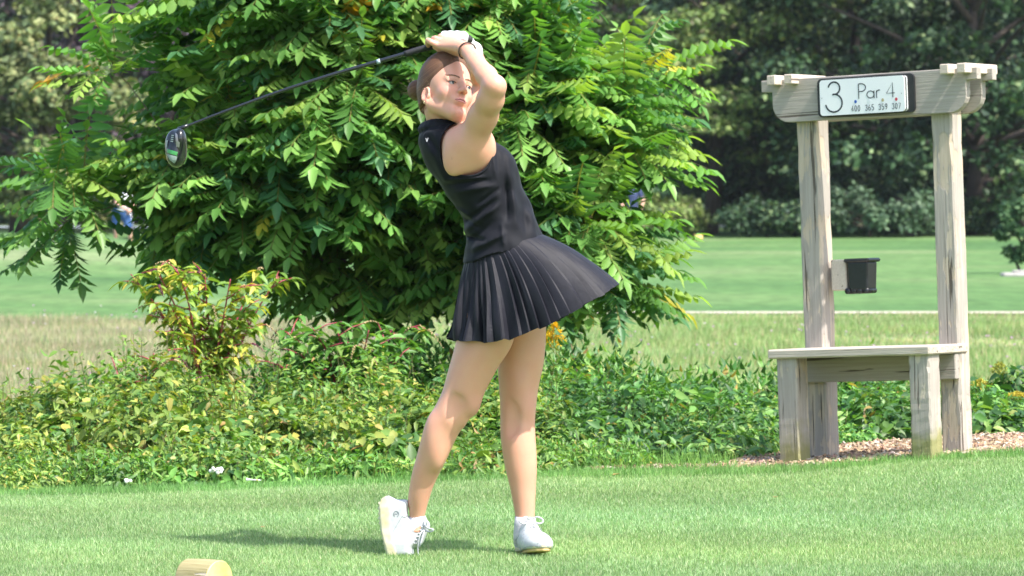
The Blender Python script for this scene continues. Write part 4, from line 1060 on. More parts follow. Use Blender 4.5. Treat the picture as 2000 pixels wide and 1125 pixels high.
# skin colours: pigment differs over face, lips, knees, elbows; eye shade painted in
base = np.tile(np.array((.665, .350, .240)), (len(bV), 1))
def blush(c, r, col, s_=1.0):
    global base
    w_ = np.clip(1 - np.linalg.norm((bV - c) / r, axis=1), 0, 1)[:, None] ** .8 * s_
    base = base * (1 - w_) + np.array(col) * w_
blush(Hd(.068, -.042, -.022), .036, (.72, .30, .25), .75); blush(Hd(.068, .042, -.022), .036, (.72, .30, .25), .75)
blush(Hd(.105, 0, -.022), .018, (.68, .33, .26), .5)
blush(np.array(Hd(-.012, -.078, -.022)), .030, (.78, .30, .24), .75)
blush(G(935, 792, -.08), .07, (.66, .30, .24), .55); blush(G(1036, 785, .05), .075, (.68, .33, .28), .55)
blush(G(975, 165, -.31), .06, (.70, .36, .28), .4)
for kn in KN: blush(kn, .022, (.72, .38, .31), .5)
lw = np.zeros(len(bV))
q = (bV - HC) @ HM.T
lip = (np.abs(q[:, 1]) < .0215) & (q[:, 0] > .070) & (q[:, 0] < .11)
half = np.sqrt(np.clip(1 - (q[:, 1] / .022) ** 2, 0, 1))
lip &= (q[:, 2] < -.0555 + .0078 * half) & (q[:, 2] > -.0560 - .0080 * half)
base[lip] = (.66, .33, .28)
mouth = (np.abs(q[:, 2] + .0545 + 6.8 * q[:, 1] ** 2) < .0017) & (np.abs(q[:, 1]) < .021) & (q[:, 0] > .07) & (q[:, 0] < .11); base[mouth] = (.25, .08, .07)
for s_ in (-1, 1):    # shade of the eye sockets painted into the skin colour
    d_ = np.linalg.norm((q - np.array((.083, s_ * .032, .003))) / np.array((.02, .019, .011)), axis=1)
    w_ = np.clip(1.35 - d_, 0, 1)[:, None] * .7; base = base * (1 - w_) + np.array((.34, .16, .11)) * w_
for (a_, b_) in ((884, 283), (883, 309), (918, 333)): blush(G(a_, b_, -.175), .0045, (.12, .06, .04), 1.0)
b_o = np_mesh('body', bV, bF, SKIN, golfer, cols=base)

# --- eyes
def uv_sphere(mb, c, r, M=None, n=20, m=12):
    M = np.eye(3) if M is None else M; vs = []
    r = np.broadcast_to(np.array(r), (3,))
    for i in range(m + 1):
        th = math.pi * i / m
        for j in range(n):
            ph = 2 * math.pi * j / n
            d = np.array((math.sin(th) * math.cos(ph), math.sin(th) * math.sin(ph), math.cos(th))) * r
            vs.append(np.array(c) + d[0] * M[0] + d[1] * M[1] + d[2] * M[2])
    fs = [(i * n + j, i * n + (j + 1) % n, (i + 1) * n + (j + 1) % n, (i + 1) * n + j) for i in range(m) for j in range(n)]
    return mb.add(vs, fs)
EYEW = mottled('eye_white', (.42, .37, .35), (.50, .45, .43), 80, .12, .02)
IRIS = mottled('iris_blue_grey', (.03, .045, .055), (.06, .085, .10), 600, .15, .02)
LASH = mottled('lash_brown', (.045, .028, .020), (.06, .035, .025), 100, .7, .1)
BROW = mottled('brow_hair', (.20, .115, .07), (.28, .17, .11), 500, .8, .4, .002)
for s_ in (-1, 1):
    m = MB(); ec = Hd(.0738, s_ * .0315, .0015); uv_sphere(m, ec, .0122, HM)
    e = m.build('eye', EYEW, golfer, True)
    m = MB(); g_ = nrm(HM[0] * 1 + HM[1] * .16 + HM[2] * .02)
    gu = nrm(np.cross(g_, HM[1])); gl = np.cross(gu, g_)
    uv_sphere(m, ec + g_ * .0084, (.0052, .0058, .0058), np.array([g_, gl, gu])); m.build('iris', IRIS, e, True)
    m = MB(); m.tube([Hd(.0850, s_ * .0185, .0020), Hd(.0895, s_ * .026, .0046), Hd(.0880, s_ * .036, .0044), Hd(.0815, s_ * .0465, .0012)], [.0006, .0010, .0012, .0008], 6)
    m.build('eyelashes', LASH, golfer, True)
    m = MB(); r_ = random.Random(5)
    for i in range(120):
        u_ = r_.random(); l_ = .011 + u_ * .037; uu = .0195 + .0065 * math.sin(u_ * 2.2) - .002 * u_ + r_.uniform(-.0024, .0024) * (1 - u_ * .6)
        f_ = .0925 - .9 * max(0, l_ - .012) ** 1.35 * 2.2 + .0022
        def sf(l2, u2):
            m_ = (np.abs(q[:, 1] - l2) < .0035) & (np.abs(q[:, 2] - u2) < .0035) & (q[:, 0] > .04) & (q[:, 0] < .104); return (q[m_, 0].max() if m_.any() else f_) + .0006
        uu += .0015; p0 = Hd(sf(s_ * l_, uu), s_ * l_, uu); p1 = Hd(sf(s_ * (l_ + .006), uu + .0012), s_ * (l_ + .006), uu + .0012)
        m.tube([p0, p1], [.0007, .0003], 4)
    m.build('eyebrow', BROW, golfer)
def fsurf(l2, u2, r_=.004):
    m_ = (np.abs(q[:, 1] - l2) < r_) & (np.abs(q[:, 2] - u2) < r_) & (q[:, 0] > .05) & (q[:, 0] < .112); return q[m_, 0].max() if m_.any() else .09
LIPM = mottled('lip_skin', (.62, .25, .23), (.70, .32, .29), 300, .42, .2, .001)
DARKM = mottled('mouth_line', (.16, .05, .045), (.20, .07, .06), 300, .7, .05)
lm = MB()
for (uc, bow, r0_) in ((-.0515, .0016, .0029), (-.0592, -.0022, .0034)):
    pts = []; rs_ = []
    for t_ in np.linspace(-1, 1, 13):
        l_ = t_ * .0205; uu = -.0558 - .0012 * abs(t_) + (uc + .0555) * (1 - t_ * t_) + (bow * (math.exp(-((abs(t_) - .3) / .2) ** 2) if uc > -.055 else 0))
        pts.append(Hd(fsurf(l_, uu) - .0012, l_, uu)); rs_.append(r0_ * max(.25, (1 - t_ * t_) ** .5))
    lm.tube(pts, rs_, 8)
lips = lm.build('lips', LIPM, golfer, True)
lm = MB(); lm.tube([Hd(fsurf(t_ * .022, -.0556 - .0014 * t_ * t_) + .0004, t_ * .022, -.0556 - .0016 * t_ * t_) for t_ in np.linspace(-1, 1, 11)], .0009, 6); lm.build('mouth_line', DARKM, lips)

# --- hair: cap drawn back to a bun, with loose strands
HF = Field(Hd(0, 0, 0) - .22, Hd(0, 0, 0) + .2, .0038)
def fell(F_, f, l, u, r, k=.01, sub=False, M=HM): F_.ell(Hd(f, l, u), r, M, k, sub)
fell(HF, -.0140, 0, .056, (.1000, .0790, .0940), k=.02)
fell(HF, -.040, 0, .012, (.070, .0735, .078), k=.02)
fell(HF, -.052, 0, -.035, (.046, .058, .040), k=.02)
BUN = Hd(-.122, -.030, .046)
# carve away the face: a big rounded front region that leaves the hairline
def face_cut(X, Y, Z):
    f = (X - HC[0]) * HM[0][0] + (Y - HC[1]) * HM[0][1] + (Z - HC[2]) * HM[0][2]
    l = (X - HC[0]) * HM[1][0] + (Y - HC[1]) * HM[1][1] + (Z - HC[2]) * HM[1][2]
    u = (X - HC[0]) * HM[2][0] + (Y - HC[1]) * HM[2][1] + (Z - HC[2]) * HM[2][2]
    th = np.abs(l) / .075
    # hairline: forward limit depends on height; temple recedes, drops behind the ear
    fl = np.where(u > .075, .073 - (u - .075) * .15, .073 - (.075 - u) * .30)
    fl = fl - .020 * np.clip(th, 0, 1) ** 2 * np.clip((.10 - u) / .06, 0, 1)
    fl = np.where(u < .002, np.minimum(fl, .026 - (.002 - u) * 1.9), fl)
    return (fl - f) * .8
HF.op(face_cut, HC - .2, HC + .2, k=.007, sub=True)
def neck_cut(X, Y, Z):
    f = (X - HC[0]) * HM[0][0] + (Y - HC[1]) * HM[0][1] + (Z - HC[2]) * HM[0][2]
    u = (X - HC[0]) * HM[2][0] + (Y - HC[1]) * HM[2][1] + (Z - HC[2]) * HM[2][2]
    return (u + .062 + (f + .05) * .2) * .8
HF.op(neck_cut, HC - .2, HC + .2, k=.008, sub=True)
for s_ in (-1, 1):  # room for the ears
    HF.ell(Hd(-.010, s_ * .084, -.026), (.022, .020, .032), HM, .008, True)
HF.ell(BUN, (.028, .034, .035), HM, .008)
HF.chain([BUN + HM[0] * .0 + HM[1] * (math.cos(a_) * .019) * 1 + HM[2] * (math.sin(a_) * .019) - HM[0] * (.004 + a_ * .0022) for a_ in np.linspace(0, 6.8, 12)], [.0125] * 12, k=.004)
HF.cone(BUN + HM[0] * .035, BUN, .018, .018, k=.006)
hV, hF = HF.mesh(2)
dv = hV - BUN; ax = nrm(HM[0] * 1.0 + HM[2] * .25)
al = dv @ ax; e1 = nrm(np.cross(ax, HM[1])); e2 = np.cross(ax, e1)
ph = np.arctan2(dv @ e2, dv @ e1); rr = np.linalg.norm(dv, axis=1)
inb = rr < .04
st = np.stack([np.cos(ph) * 1.0, np.sin(ph) * 1.0, rr * 2.2], 1)
t = NT('brown_hair')
va = t.n('ShaderNodeAttribute', attribute_name='strand').outputs['Vector']
s1 = t.noise(t.mapping(va, (34, 34, 6)), 1.0, 3, .6); s2 = t.noise(t.mapping(va, (9, 9, 2.5)), 1.0, 3)
c1 = t.ramp(s1, [(.28, (.034, .013, .006)), (.50, (.115, .050, .024)), (.76, (.31, .165, .085))])
c2 = t.mix(t.n('ShaderNodeMapRange', inp={'Value': s2, 1: .35, 2: .7, 3: 0., 4: .55}).outputs[0], c1, (.13, .070, .042))
HAIR = t.set(Base_Color=c2, Roughness=.45, Specular_IOR_Level=.35, Anisotropic=.3, Normal=t.bump(s1, .6, .004))
hair = np_mesh('hair', hV, hF, HAIR, golfer, attrs={'strand': st})
m = MB(); r_ = random.Random(11)
for i in range(64):     # flyaway strands at bun and nape
    if i < 30:
        a_ = r_.uniform(-.5, 3.4); d_ = nrm(-HM[0] * r_.uniform(.2, 1) + HM[1] * math.cos(a_) * .7 * r_.choice((-1, 1)) + HM[2] * math.sin(a_))
        p0 = BUN + d_ * .024; L_ = r_.uniform(.015, .04)
    elif i < 52:
        p0 = Hd(r_.uniform(-.04, .005), -.066, r_.uniform(.005, .045)); d_ = nrm(-HM[1] * .7 + HM[0] * r_.uniform(-.8, .6) + HM[2] * r_.uniform(-.8, .2)); L_ = r_.uniform(.012, .026)
    else:
        p0 = Hd(r_.uniform(-.06, -.03), -.052, r_.uniform(-.07, -.04)); d_ = nrm(HM[0] * r_.uniform(-.5, .7) - HM[2] - HM[1] * .4); L_ = r_.uniform(.02, .045)
    k_ = np.array([r_.uniform(-1, 1) for _ in range(3)]) * .3
    m.tube([p0, p0 + (d_ + k_ * .4) * L_ * .5, p0 + (d_ + k_) * L_], [.00045, .00035, .00015], 4)
m.build('loose_strands', mottled('light_brown_hair', (.34, .22, .13), (.44, .30, .18), 50, .4, .1), hair)
GOLD = NT('gold'); GOLD.set(Base_Color=(.8, .62, .35), Metallic=1.0, Roughness=.2); GOLD = GOLD.m
m = MB(); ea = e0  # right ear is the near one: recompute
e0r = np.array(Hd(-.003, -.079, -.052))
m.tube([e0r + HM[2] * math.sin(a_) * .0045 + HM[0] * math.cos(a_) * .0035 - HM[1] * .002 for a_ in np.linspace(0, 6.28, 12)], .0010, 6); m.build('earring', GOLD, golfer, True)
# hair tie round the right wrist
m = MB(); wd = nrm(WR - ER); a1 = nrm(np.cross(wd, np.array((0, 0, 1.)))); a2 = np.cross(wd, a1)
m.tube([WR - wd * .004 + (a1 * math.cos(a_) + a2 * math.sin(a_)) * .0285 + wd * .004 * math.sin(a_ * 2) for a_ in np.linspace(0, 6.283, 30)], .0024, 8, cap=False)
m.build('hair_tie', mottled('dark_elastic', (.05, .030, .024), (.07, .04, .03), 300, .8, .3), golfer, True)

# --- glove on the left hand
gl = Field(G(850, 120, -.1), G(945, 50, .16), .0035)
gl.chain([WL + (WL - EL) * -.10, WL, G(912, 88, .052)], [.0285, .0275, .024], k=.01)
gl.ell(G(898, 80, .045), (.040, .019, .024), k=.014)
LK = [G(868, 68.5, .014), G(880, 68, .010), G(893, 68, .008), G(905, 69, .006)]
for kn in LK: gl.cone(G(912, 86, .050), kn, .019, .0125, k=.012)
for i, kn in enumerate(LK):
    gx_ = [868, 882, 895, 908][i]
    gl.chain([kn, G(gx_, 70, -.010), G(gx_ - 1, 76, -.016), G(gx_, 84, -.008)], [.0122, .0112, .0105, .009], k=.005)
gl.chain([G(905, 82, .035), G(903, 78, .0), G(906, 77.5, -.010)], [.014, .0118, .0112], k=.006)
gl.ell(G(907, 76.5, -.010), (.0095, .009, .0105), k=.004)
gV, gF = gl.mesh(1); np_mesh('glove', gV, gF, GLOVE, golfer)

# --- shirt
def px_of(X): return (X + GO.x) * 600 + 1000     # near enough for fold placement
FOLDS = [  # (x0,y0,x1,y1,width px,amp m)
    (983, 300, 990, 430, 5, -.007), (996, 305, 1008, 440, 6, .005), (972, 296, 976, 350, 4, -.004), (963, 300, 968, 345, 3, .003),
    (870, 352, 948, 347, 4, .004), (872, 362, 955, 352, 4, -.004), (885, 378, 968, 362, 5, .004), (935, 398, 976, 368, 4, -.004),
    (905, 452, 975, 400, 6, .006), (900, 440, 968, 392, 5, -.005), (912, 478, 968, 430, 6, -.004), (925, 486, 985, 455, 6, .006), (915, 462, 950, 470, 4, -.006),
    (980, 440, 984, 480, 4, .004), (845, 300, 872, 360, 6, .003), (835, 262, 858, 300, 6, -.004), (850, 250, 890, 240, 5, .004), (878, 400, 930, 430, 5, .004), (890, 415, 940, 445, 5, -.004),
    (1035, 415, 1052, 470, 7, .003), (1020, 400, 1030, 480, 6, -.003)]
def shirt_extra(X, Y, Z):
    px = (X + GO.x) * 600 + 1000; py = HORY - (Z - CAMH) * 600
    d = np.zeros(np.broadcast_shapes(X.shape, Y.shape, Z.shape), dtype=np.float32)
    near = np.clip((-Y - .0) / .04, 0, 1)
    for (x0, y0, x1, y1, w_, am) in FOLDS:
        vx, vy = x1 - x0, y1 - y0; L2 = vx * vx + vy * vy
        tt = np.clip(((px - x0) * vx + (py - y0) * vy) / L2, 0, 1)
        dd = np.sqrt((px - x0 - vx * tt) ** 2 + (py - y0 - vy * tt) ** 2)
        d = d - 1.9 * am * np.exp(-(dd / w_) ** 2) * near * np.sin(np.pi * np.clip(tt * .9 + .08, 0, 1)) ** .5
    d = d - .0016 * np.sin(px * .11 + py * .05 + Y * 30) - .0012 * np.sin(px * .05 - py * .14 + Y * 45)
    return d
def hem_cap(X, Y, Z):
    px = (X + GO.x) * 600 + 1000; py = HORY - (Z - CAMH) * 600
    line = 515 - (px - 905) * .305 + 2.0 * np.sin(px * .09)
    return (py - line) / 640
sh = Field(G(790, 540, -.3), G(1110, 215, .3), .0040)
sh.ztube(TZ, TCX, TA, 0.0, TB, k=.01, inset=-.001, extra=shirt_extra, cap=hem_cap, power=2.25)
sh.ell(G(978, 330, -.06), (.036, .06, .055), k=.06); sh.ell(G(978, 330, .06), (.036, .06, .055), k=.06)
sh.ell(G(893, 270, -.085), (.050, .050, .030), k=.02)
sh.ell(G(888, 268, .085), (.050, .050, .030), k=.02)
# stand-up collar, rolled over
cc = G(864, 246, -.005); cn = nrm(np.array((-.16, .0, 1.0))); ca = nrm(np.array((1., 0, .16))); cb = np.array((0, 1., 0))
for (rx, ry, hh, tr, kk) in ((.061, .066, -.020, .015, .010), (.0690, .074, .002, .0125, .002), (.0630, .068, .013, .0090, .004), (.0590, .063, .018, .0060, .003)):
    ring = [cc + ca * math.cos(a_) * rx + cb * math.sin(a_) * ry + cn * (hh + .003 * math.sin(a_ * 3 + 1)) for a_ in np.linspace(0, 2 * math.pi, 25)]
    sh.chain(ring, [tr] * 25, k=kk)
sh.chain([G(832, 262, -.085), G(860, 258, -.105), G(896, 244, -.105)], [.006, .010, .006], k=.006)
sh.chain([G(838, 254, -.080), G(862, 249, -.098), G(900, 236, -.09)], [.004, .007, .004], k=.004)
# arm holes
def hole(sgn, cx_, cy_):
    c0 = G(cx_, cy_, sgn * .30); c1 = G(cx_, cy_, sgn * .075)
    def fn(X, Y, Z):
        px = (X + GO.x) * 600 + 1000; py = HORY - (Z - CAMH) * 600
        u = (px - cx_) / 51.0; v = (py - cy_) / 53.0
        r = (np.abs(u) ** 2.3 + np.abs(v) ** 2.3) ** (1 / 2.3)
        return np.maximum((r - 1) * .08, (sgn * -1) * Y + .062) + X * 0
    sh.op(fn, np.minimum(c0, c1) - .09, np.maximum(c0, c1) + .09, k=.004, sub=True)
hole(-1, 911.5, 291); hole(1, 911.5, 291)
sV, sF = sh.mesh(1)
shirt = np_mesh('sleeveless_top', sV, sF, JERSEY, golfer)
# armhole binding and the small check mark on the back of the shoulder
def ray_y(V, x, z, near=True, rad=.006):
    m_ = (np.abs(V[:, 0] - x) < rad) & (np.abs(V[:, 2] - z) < rad)
    return V[m_, 1].min() if m_.any() else None
m = MB(); pts = []
for a_ in np.linspace(math.radians(50), math.radians(395), 46):
    u = math.cos(a_); v = math.sin(a_); rr_ = (abs(u) ** 2.3 + abs(v) ** 2.3) ** (-1 / 2.3)
    g_ = G(911.5 + 52.5 * rr_ * u, 291 - 54.5 * rr_ * v); y_ = ray_y(sV, g_[0], g_[2], rad=.008)
    if y_ is not None and y_ < -.05: pts.append(np.array((g_[0], y_, g_[2])))
if len(pts) > 8:
    for _ in range(3): pts = [pts[0]] + [(pts[i - 1] + pts[i] * 2 + pts[i + 1]) / 4 for i in range(1, len(pts) - 1)] + [pts[-1]]
    m.tube(pts, .0034, 8); m.build('armhole_binding', JERSEY, golfer, True)
LOGO = mottled('silver_print', (.55, .57, .62), (.65, .67, .7), 50, .4, .02)
m = MB()
for a_, b_ in (((833, 271), (835.2, 278)), ((835.2, 278), (837.5, 270.5))):
    ps = []
    for q_ in (a_, b_):
        g_ = G(*q_); y_ = ray_y(sV, g_[0], g_[2]); ps.append(np.array((g_[0], (y_ if y_ is not None else -.12) - .001, g_[2])))
    m.tube(ps, .0008, 5)
m.build('check_mark', LOGO, golfer)

# --- skirt: pleated surface from waist to hem
NP, PS, LV = 46, 10, 26
hx = [884, 890, 914, 948, 970, 996, 1032, 1068, 1104, 1140, 1176, 1200, 1207]
hy = [662, 666, 667, 668, 669, 662, 649, 636, 618, 596, 577, 561, 555]
nth = NP * PS; V = []; cxh, Ah, Bh = 1045.5, 161.5 / 600, .235
for j in range(LV):
    v = j / (LV - 1)
    for i in range(nth):
        s_ = i / PS; fr_ = s_ - math.floor(s_)
        saw = (fr_ / .80 if fr_ < .80 else 1 - (fr_ - .80) / .20)
        lean = (fr_ - .0)
        th = 2 * math.pi * (i / nth + .0045 * math.sin(i / nth * 2 * math.pi * 7 + 1) + .003 * math.sin(i / nth * 2 * math.pi * 13))
        c_, sn = math.cos(th), math.sin(th)
        wx = 984 + 75 * c_; wy = 488 - 24 * c_ - 6
        sn0 = sn; sn = math.copysign(abs(sn) ** .72, sn); W = G(wx, wy, .152 * sn)
        pxh = cxh + 161.5 * c_; Hh = G(pxh, float(np.interp(pxh, hx, hy)), Bh * sn)
        left = max(0, -c_)
        C = W * .42 + Hh * .58; C[2] = W[2] * (.66 - .25 * left) + Hh[2] * (.34 + .25 * left)
        if c_ < 0: C[0] = Hh[0] * (.55 + .35 * left) + W[0] * (.45 - .35 * left)
        p = W * (1 - v) ** 2 + C * 2 * v * (1 - v) + Hh * v ** 2
        out = nrm(np.array((c_ / .27, sn / .21, .55)))
        h_ = math.sin(int(s_) * 12.9898) * .5
        amp = .0155 * (v ** .7) * (1 + .45 * h_) * (1.0 - .55 * max(0, c_)) * min(1, (1.02 - c_) * 3.5)
        p = p + out * (saw - .5) * amp + out * .006 * math.sin(int(s_) * 2.1 + .6) * v * left + out * .004 * math.sin(v * 7 + int(s_) * 1.7) * v
        irr = max(0, -c_ + .25)
        p = p + out * irr * v * (.013 * math.sin(th * 9.0 + 1.3 * math.sin(v * 3)) + .008 * math.sin(th * 17 + v * 4 + 2))
        # pleats overlap sideways
        tang = nrm(np.array((-sn * .27, c_ * .21, 0)))
        p = p + tang * (.010 * v * (saw if fr_ >= .80 else 0)) * -1
        p[2] += .0025 * math.sin(int(s_) * 4.1) * v ** 3 * min(1, (1 - c_) * 2)
        V.append(p)
V = np.array(V); ii = np.arange(nth); F = []
for j in range(LV - 1):
    F.append(np.stack([j * nth + ii, j * nth + (ii + 1) % nth, (j + 1) * nth + (ii + 1) % nth, (j + 1) * nth + ii], 1))
skirt = np_mesh('pleated_skirt', V, np.concatenate(F), SKIRT, golfer, smooth=False)
md = skirt.modifiers.new('thick', 'SOLIDIFY'); md.thickness = .0012; md.offset = 0

# --- shoes
def poly_sd(px, py, poly):
    """signed distance (pixels) to a polygon"""
    d = np.full(np.broadcast_shapes(px.shape, py.shape), 1e9); s_ = np.ones_like(d); n = len(poly)
    for i in range(n):
        ax_, ay_ = poly[i]; bx_, by_ = poly[i - 1]
        ex, ey = bx_ - ax_, by_ - ay_; wx_, wy_ = px - ax_, py - ay_
        tt = np.clip((wx_ * ex + wy_ * ey) / (ex * ex + ey * ey), 0, 1)
        d = np.minimum(d, (wx_ - ex * tt) ** 2 + (wy_ - ey * tt) ** 2)
        c1_ = (py >= ay_) & (py < by_) & (ex * wy_ > ey * wx_); c2_ = (py < ay_) & (py >= by_) & (ex * wy_ < ey * wx_)
        s_ = np.where(c1_ | c2_, -s_, s_)
    return s_ * np.sqrt(d)
def slab(field, poly, wfun, yc, r=.012, k=.006, sub=False, lo=None, hi=None, scale=600.0, toXZ=None):
    xs = [q_[0] for q_ in poly]; ys = [q_[1] for q_ in poly]
    def fn(X, Y, Z):
        px = (X + GO.x) * 600 + 1000; py = HORY - (Z - CAMH) * 600
        d2 = poly_sd(px, py, poly) / 600
        a_ = d2 + r; b_ = np.abs(Y - yc) - wfun(px, py) + r
        return np.sqrt(np.maximum(a_, 0) ** 2 + np.maximum(b_, 0) ** 2) - r + np.minimum(np.maximum(a_, b_), 0)
    field.op(fn, G(min(xs), max(ys), yc - .08), G(max(xs), min(ys), yc + .08), k, sub)
ysh = -.008
rs = Field(G(728, 1094, ysh - .09), G(850, 960, ysh + .09), .0030)
wS = lambda px, py: np.interp(py.ravel(), [965, 990, 1030, 1060, 1090], [.030, .035, .038, .047, .046]).reshape(py.shape) - .0001 * np.clip(px - 790, 0, 60) * 6
slab(rs, [(750, 971), (759, 968), (767, 972), (776, 976), (795, 976), (799, 982), (797, 996), (797, 1008), (808, 1018), (822, 1021), (832, 1016), (834, 1022), (826, 1040), (815, 1058), (807, 1070), (809, 1080), (808, 1089), (762, 1089), (757, 1060), (752, 1030), (750, 1000)], wS, ysh, r=.022)
rV, rF = rs.mesh(1)
# opening for the ankle: hollow
rs.ell(G(812, 1003, ysh), (.018, .023, .034), np.array([nrm(np.array((.9, 0, .45))), np.array((0, 1, 0)), nrm(np.array((-.45, 0, .9)))]), k=.006, sub=True)
rs.cone(G(828, 1027, ysh), G(812, 1052, ysh), .020, .028, k=.01)
rV, rF = rs.mesh(1)
shoeR = np_mesh('shoe', rV, rF, WHITE_LEATHER, golfer)
ss = Field(G(728, 1094, ysh - .09), G(790, 960, ysh + .09), .0028)
wS2 = lambda px, py: np.interp(py.ravel(), [965, 990, 1030, 1060, 1090], [.033, .040, .042, .052, .050]).reshape(py.shape) + px * 0
slab(ss, [(752, 970), (758, 969), (762, 985), (764, 1020), (768, 1050), (775, 1075), (776, 1089), (757, 1089), (752, 1068), (745, 1040), (741, 1010), (740, 988), (744, 975)], wS2, ysh, r=.008)
for i in range(11):
    f_ = i / 10; px_ = np.interp(f_, [0, .3, .7, 1], [740, 740, 747, 755]); py_ = 984 + f_ * 98
    for yy in (-.028, 0, .028): ss.ell(G(px_, py_, ysh + yy), (.0040, .008, .005), k=.003)
sv, sf = ss.mesh(1); np_mesh('sole', sv, sf, SOLE, shoeR)
# sock
m = MB(); m.tube([G(816, 1006, -.010), G(814, 1018, -.008), G(806, 1030, -.008), G(798, 1055, -.008)], [.0262, .0290, .031, .033], 20); m.build('sock', SOCK, golfer, True)
# laces of the right shoe
def cat(pts, n=6):
    pts = [np.array(p) for p in pts]; out = []
    for i in range(len(pts) - 1):
        p0, p1, p2, p3 = pts[max(i - 1, 0)], pts[i], pts[i + 1], pts[min(i + 2, len(pts) - 1)]
        for j in range(n):
            t_ = j / n; out.append(.5 * ((2 * p1) + (p2 - p0) * t_ + (2 * p0 - 5 * p1 + 4 * p2 - p3) * t_ ** 2 + (3 * p1 - p0 - 3 * p2 + p3) * t_ ** 3))
    return out + [pts[-1]]
m = MB()
m.tube(cat([G(826, 1024, -.02), G(836, 1032, -.05), G(846, 1035, -.055), G(840, 1039, -.05), G(826, 1036, -.03)]), .0030, 6)
m.tube(cat([G(828, 1034, -.03), G(824, 1050, -.045), G(819, 1068, -.045), G(822, 1060, -.055), G(829, 1036, -.04)]), .0030, 6)
m.tube(cat([G(828, 1034, -.03), G(820, 1046, -.05), G(816, 1070, -.05), G(817, 1089, -.05)]), .0020, 6)
m.tube(cat([G(832, 1032, -.03), G(833, 1020, -.04), G(831, 1012, -.03)]), .0028, 6)
for i in range(6):
    f_ = i / 5; a_ = G(823 - f_ * 14, 1030 + f_ * 32, ysh - .026 - .010 * f_); b_ = G(826 - f_ * 14, 1034 + f_ * 32, ysh + .026)
    mid_ = (a_ + b_) / 2 + np.array((.010, 0, .004)); m.tube(cat([a_, mid_, b_], 4), .0026, 6)
m.build('lace', WHITE_LEATHER, shoeR, True)
# round emblem on the heel: an open loop like a lowercase e
def on_surf(V, pts, off=.0008, rad=.006):
    o_ = []
    for (a_, b_) in pts:
        g_ = G(a_, b_, 0); y_ = ray_y(V, g_[0], g_[2], rad=rad); o_.append(np.array((g_[0], (y_ if y_ is not None else -.04) - off, g_[2])))
    return o_
m = MB(); er = []
for a_ in np.linspace(-1.2, 4.2, 16): er.append((774.5 + 5.0 * math.cos(a_), 1002 - 5.2 * math.sin(a_)))
er2 = [(769.5, 1004.5), (772, 1001.5), (775, 1002.5), (779, 999.5)]
m.tube(on_surf(rV, er), .0012, 5); m.tube(on_surf(rV, er2), .0010, 5)
m.build('emblem', GREY_PRINT, shoeR)
m = MB(); m.tube(on_surf(rV, [(786, 1007), (778, 1020), (770, 1034), (765, 1045)], .0002), .0007, 5)
m.tube(on_surf(rV, [(797, 1004), (792, 1009), (786, 1007)], .0002), .0010, 5); m.build('seam', GREY_PRINT, shoeR)
for dx in (0, 1):
    pass

# left shoe, toe towards the viewer
LO = np.array(G(1030, 1088.5, .035)); LO[2] = 0.0
T_ = nrm(np.array((.27, -.96, .14))); U_ = nrm(np.array((-.03, .14, 1.0))); S_ = nrm(np.cross(U_, T_)); U_ = np.cross(T_, S_); LM = np.array([T_, S_, U_])
def Lp(f, s, u): return LO + f * T_ + s * S_ + u * U_
ls = Field(LO - np.array((.12, .26, .02)), LO + np.array((.12, .17, .17)), .0030)
def lell(f, s, u, r, k=.02, sub=False): ls.ell(Lp(f, s, u), r, LM, k, sub)
lell(.135, .000, .020, (.060, .046, .034), k=.02); lell(.085, .0, .030, (.070, .043, .040), k=.03)
lell(.030, 0, .045, (.060, .036, .048), k=.03); lell(-.030, 0, .045, (.045, .034, .052), k=.03)
lell(.035, 0, .080, (.034, .026, .030), k=.02)
lell(-.010, 0, .112, (.034, .026, .038), k=.006, sub=True)
ls.op(lambda X, Y, Z: ((X - LO[0]) * U_[0] + (Y - LO[1]) * U_[1] + (Z - LO[2]) * U_[2]) - .006, LO - .3, LO + .3, k=.003, sub=True)
lV, lF = ls.mesh(1); shoeL = np_mesh('shoe', lV, lF, WHITE_LEATHER, golfer)
so = Field(LO - np.array((.12, .26, .03)), LO + np.array((.12, .17, .07)), .0028)
def solefn(X, Y, Z, u0=.006, u1=.026, gr=.0):
    f = (X - LO[0]) * T_[0] + (Y - LO[1]) * T_[1] + (Z - LO[2]) * T_[2]; s_ = (X - LO[0]) * S_[0] + (Y - LO[1]) * S_[1] + (Z - LO[2]) * S_[2]
    u = (X - LO[0]) * U_[0] + (Y - LO[1]) * U_[1] + (Z - LO[2]) * U_[2]
    wd_ = np.interp(f.ravel(), [-.075, -.06, -.03, .03, .10, .15, .18, .197], [.0, .024, .034, .034, .046, .044, .030, .0]).reshape(f.shape) + gr
    a_ = np.abs(s_) - wd_; b_ = np.maximum(u0 - u, u - u1)
    r = .006; a_ = np.maximum(a_, np.maximum(-.072 - f, f - .195)) + r; b_ = b_ + r
    return np.sqrt(np.maximum(a_, 0) ** 2 + np.maximum(b_, 0) ** 2) - r + np.minimum(np.maximum(a_, b_), 0)
so.op(solefn, LO - .3, LO + .3, k=.003)
v1, f1 = so.mesh(1); np_mesh('sole', v1, f1, SOLE, shoeL)
so = Field(LO - np.array((.12, .26, .03)), LO + np.array((.12, .17, .05)), .0028)
so.op(lambda X, Y, Z: solefn(X, Y, Z, -.004, .008, -.007), LO - .3, LO + .3, k=.003)
v1, f1 = so.mesh(1); np_mesh('tread', v1, f1, GUM, shoeL)
m = MB()
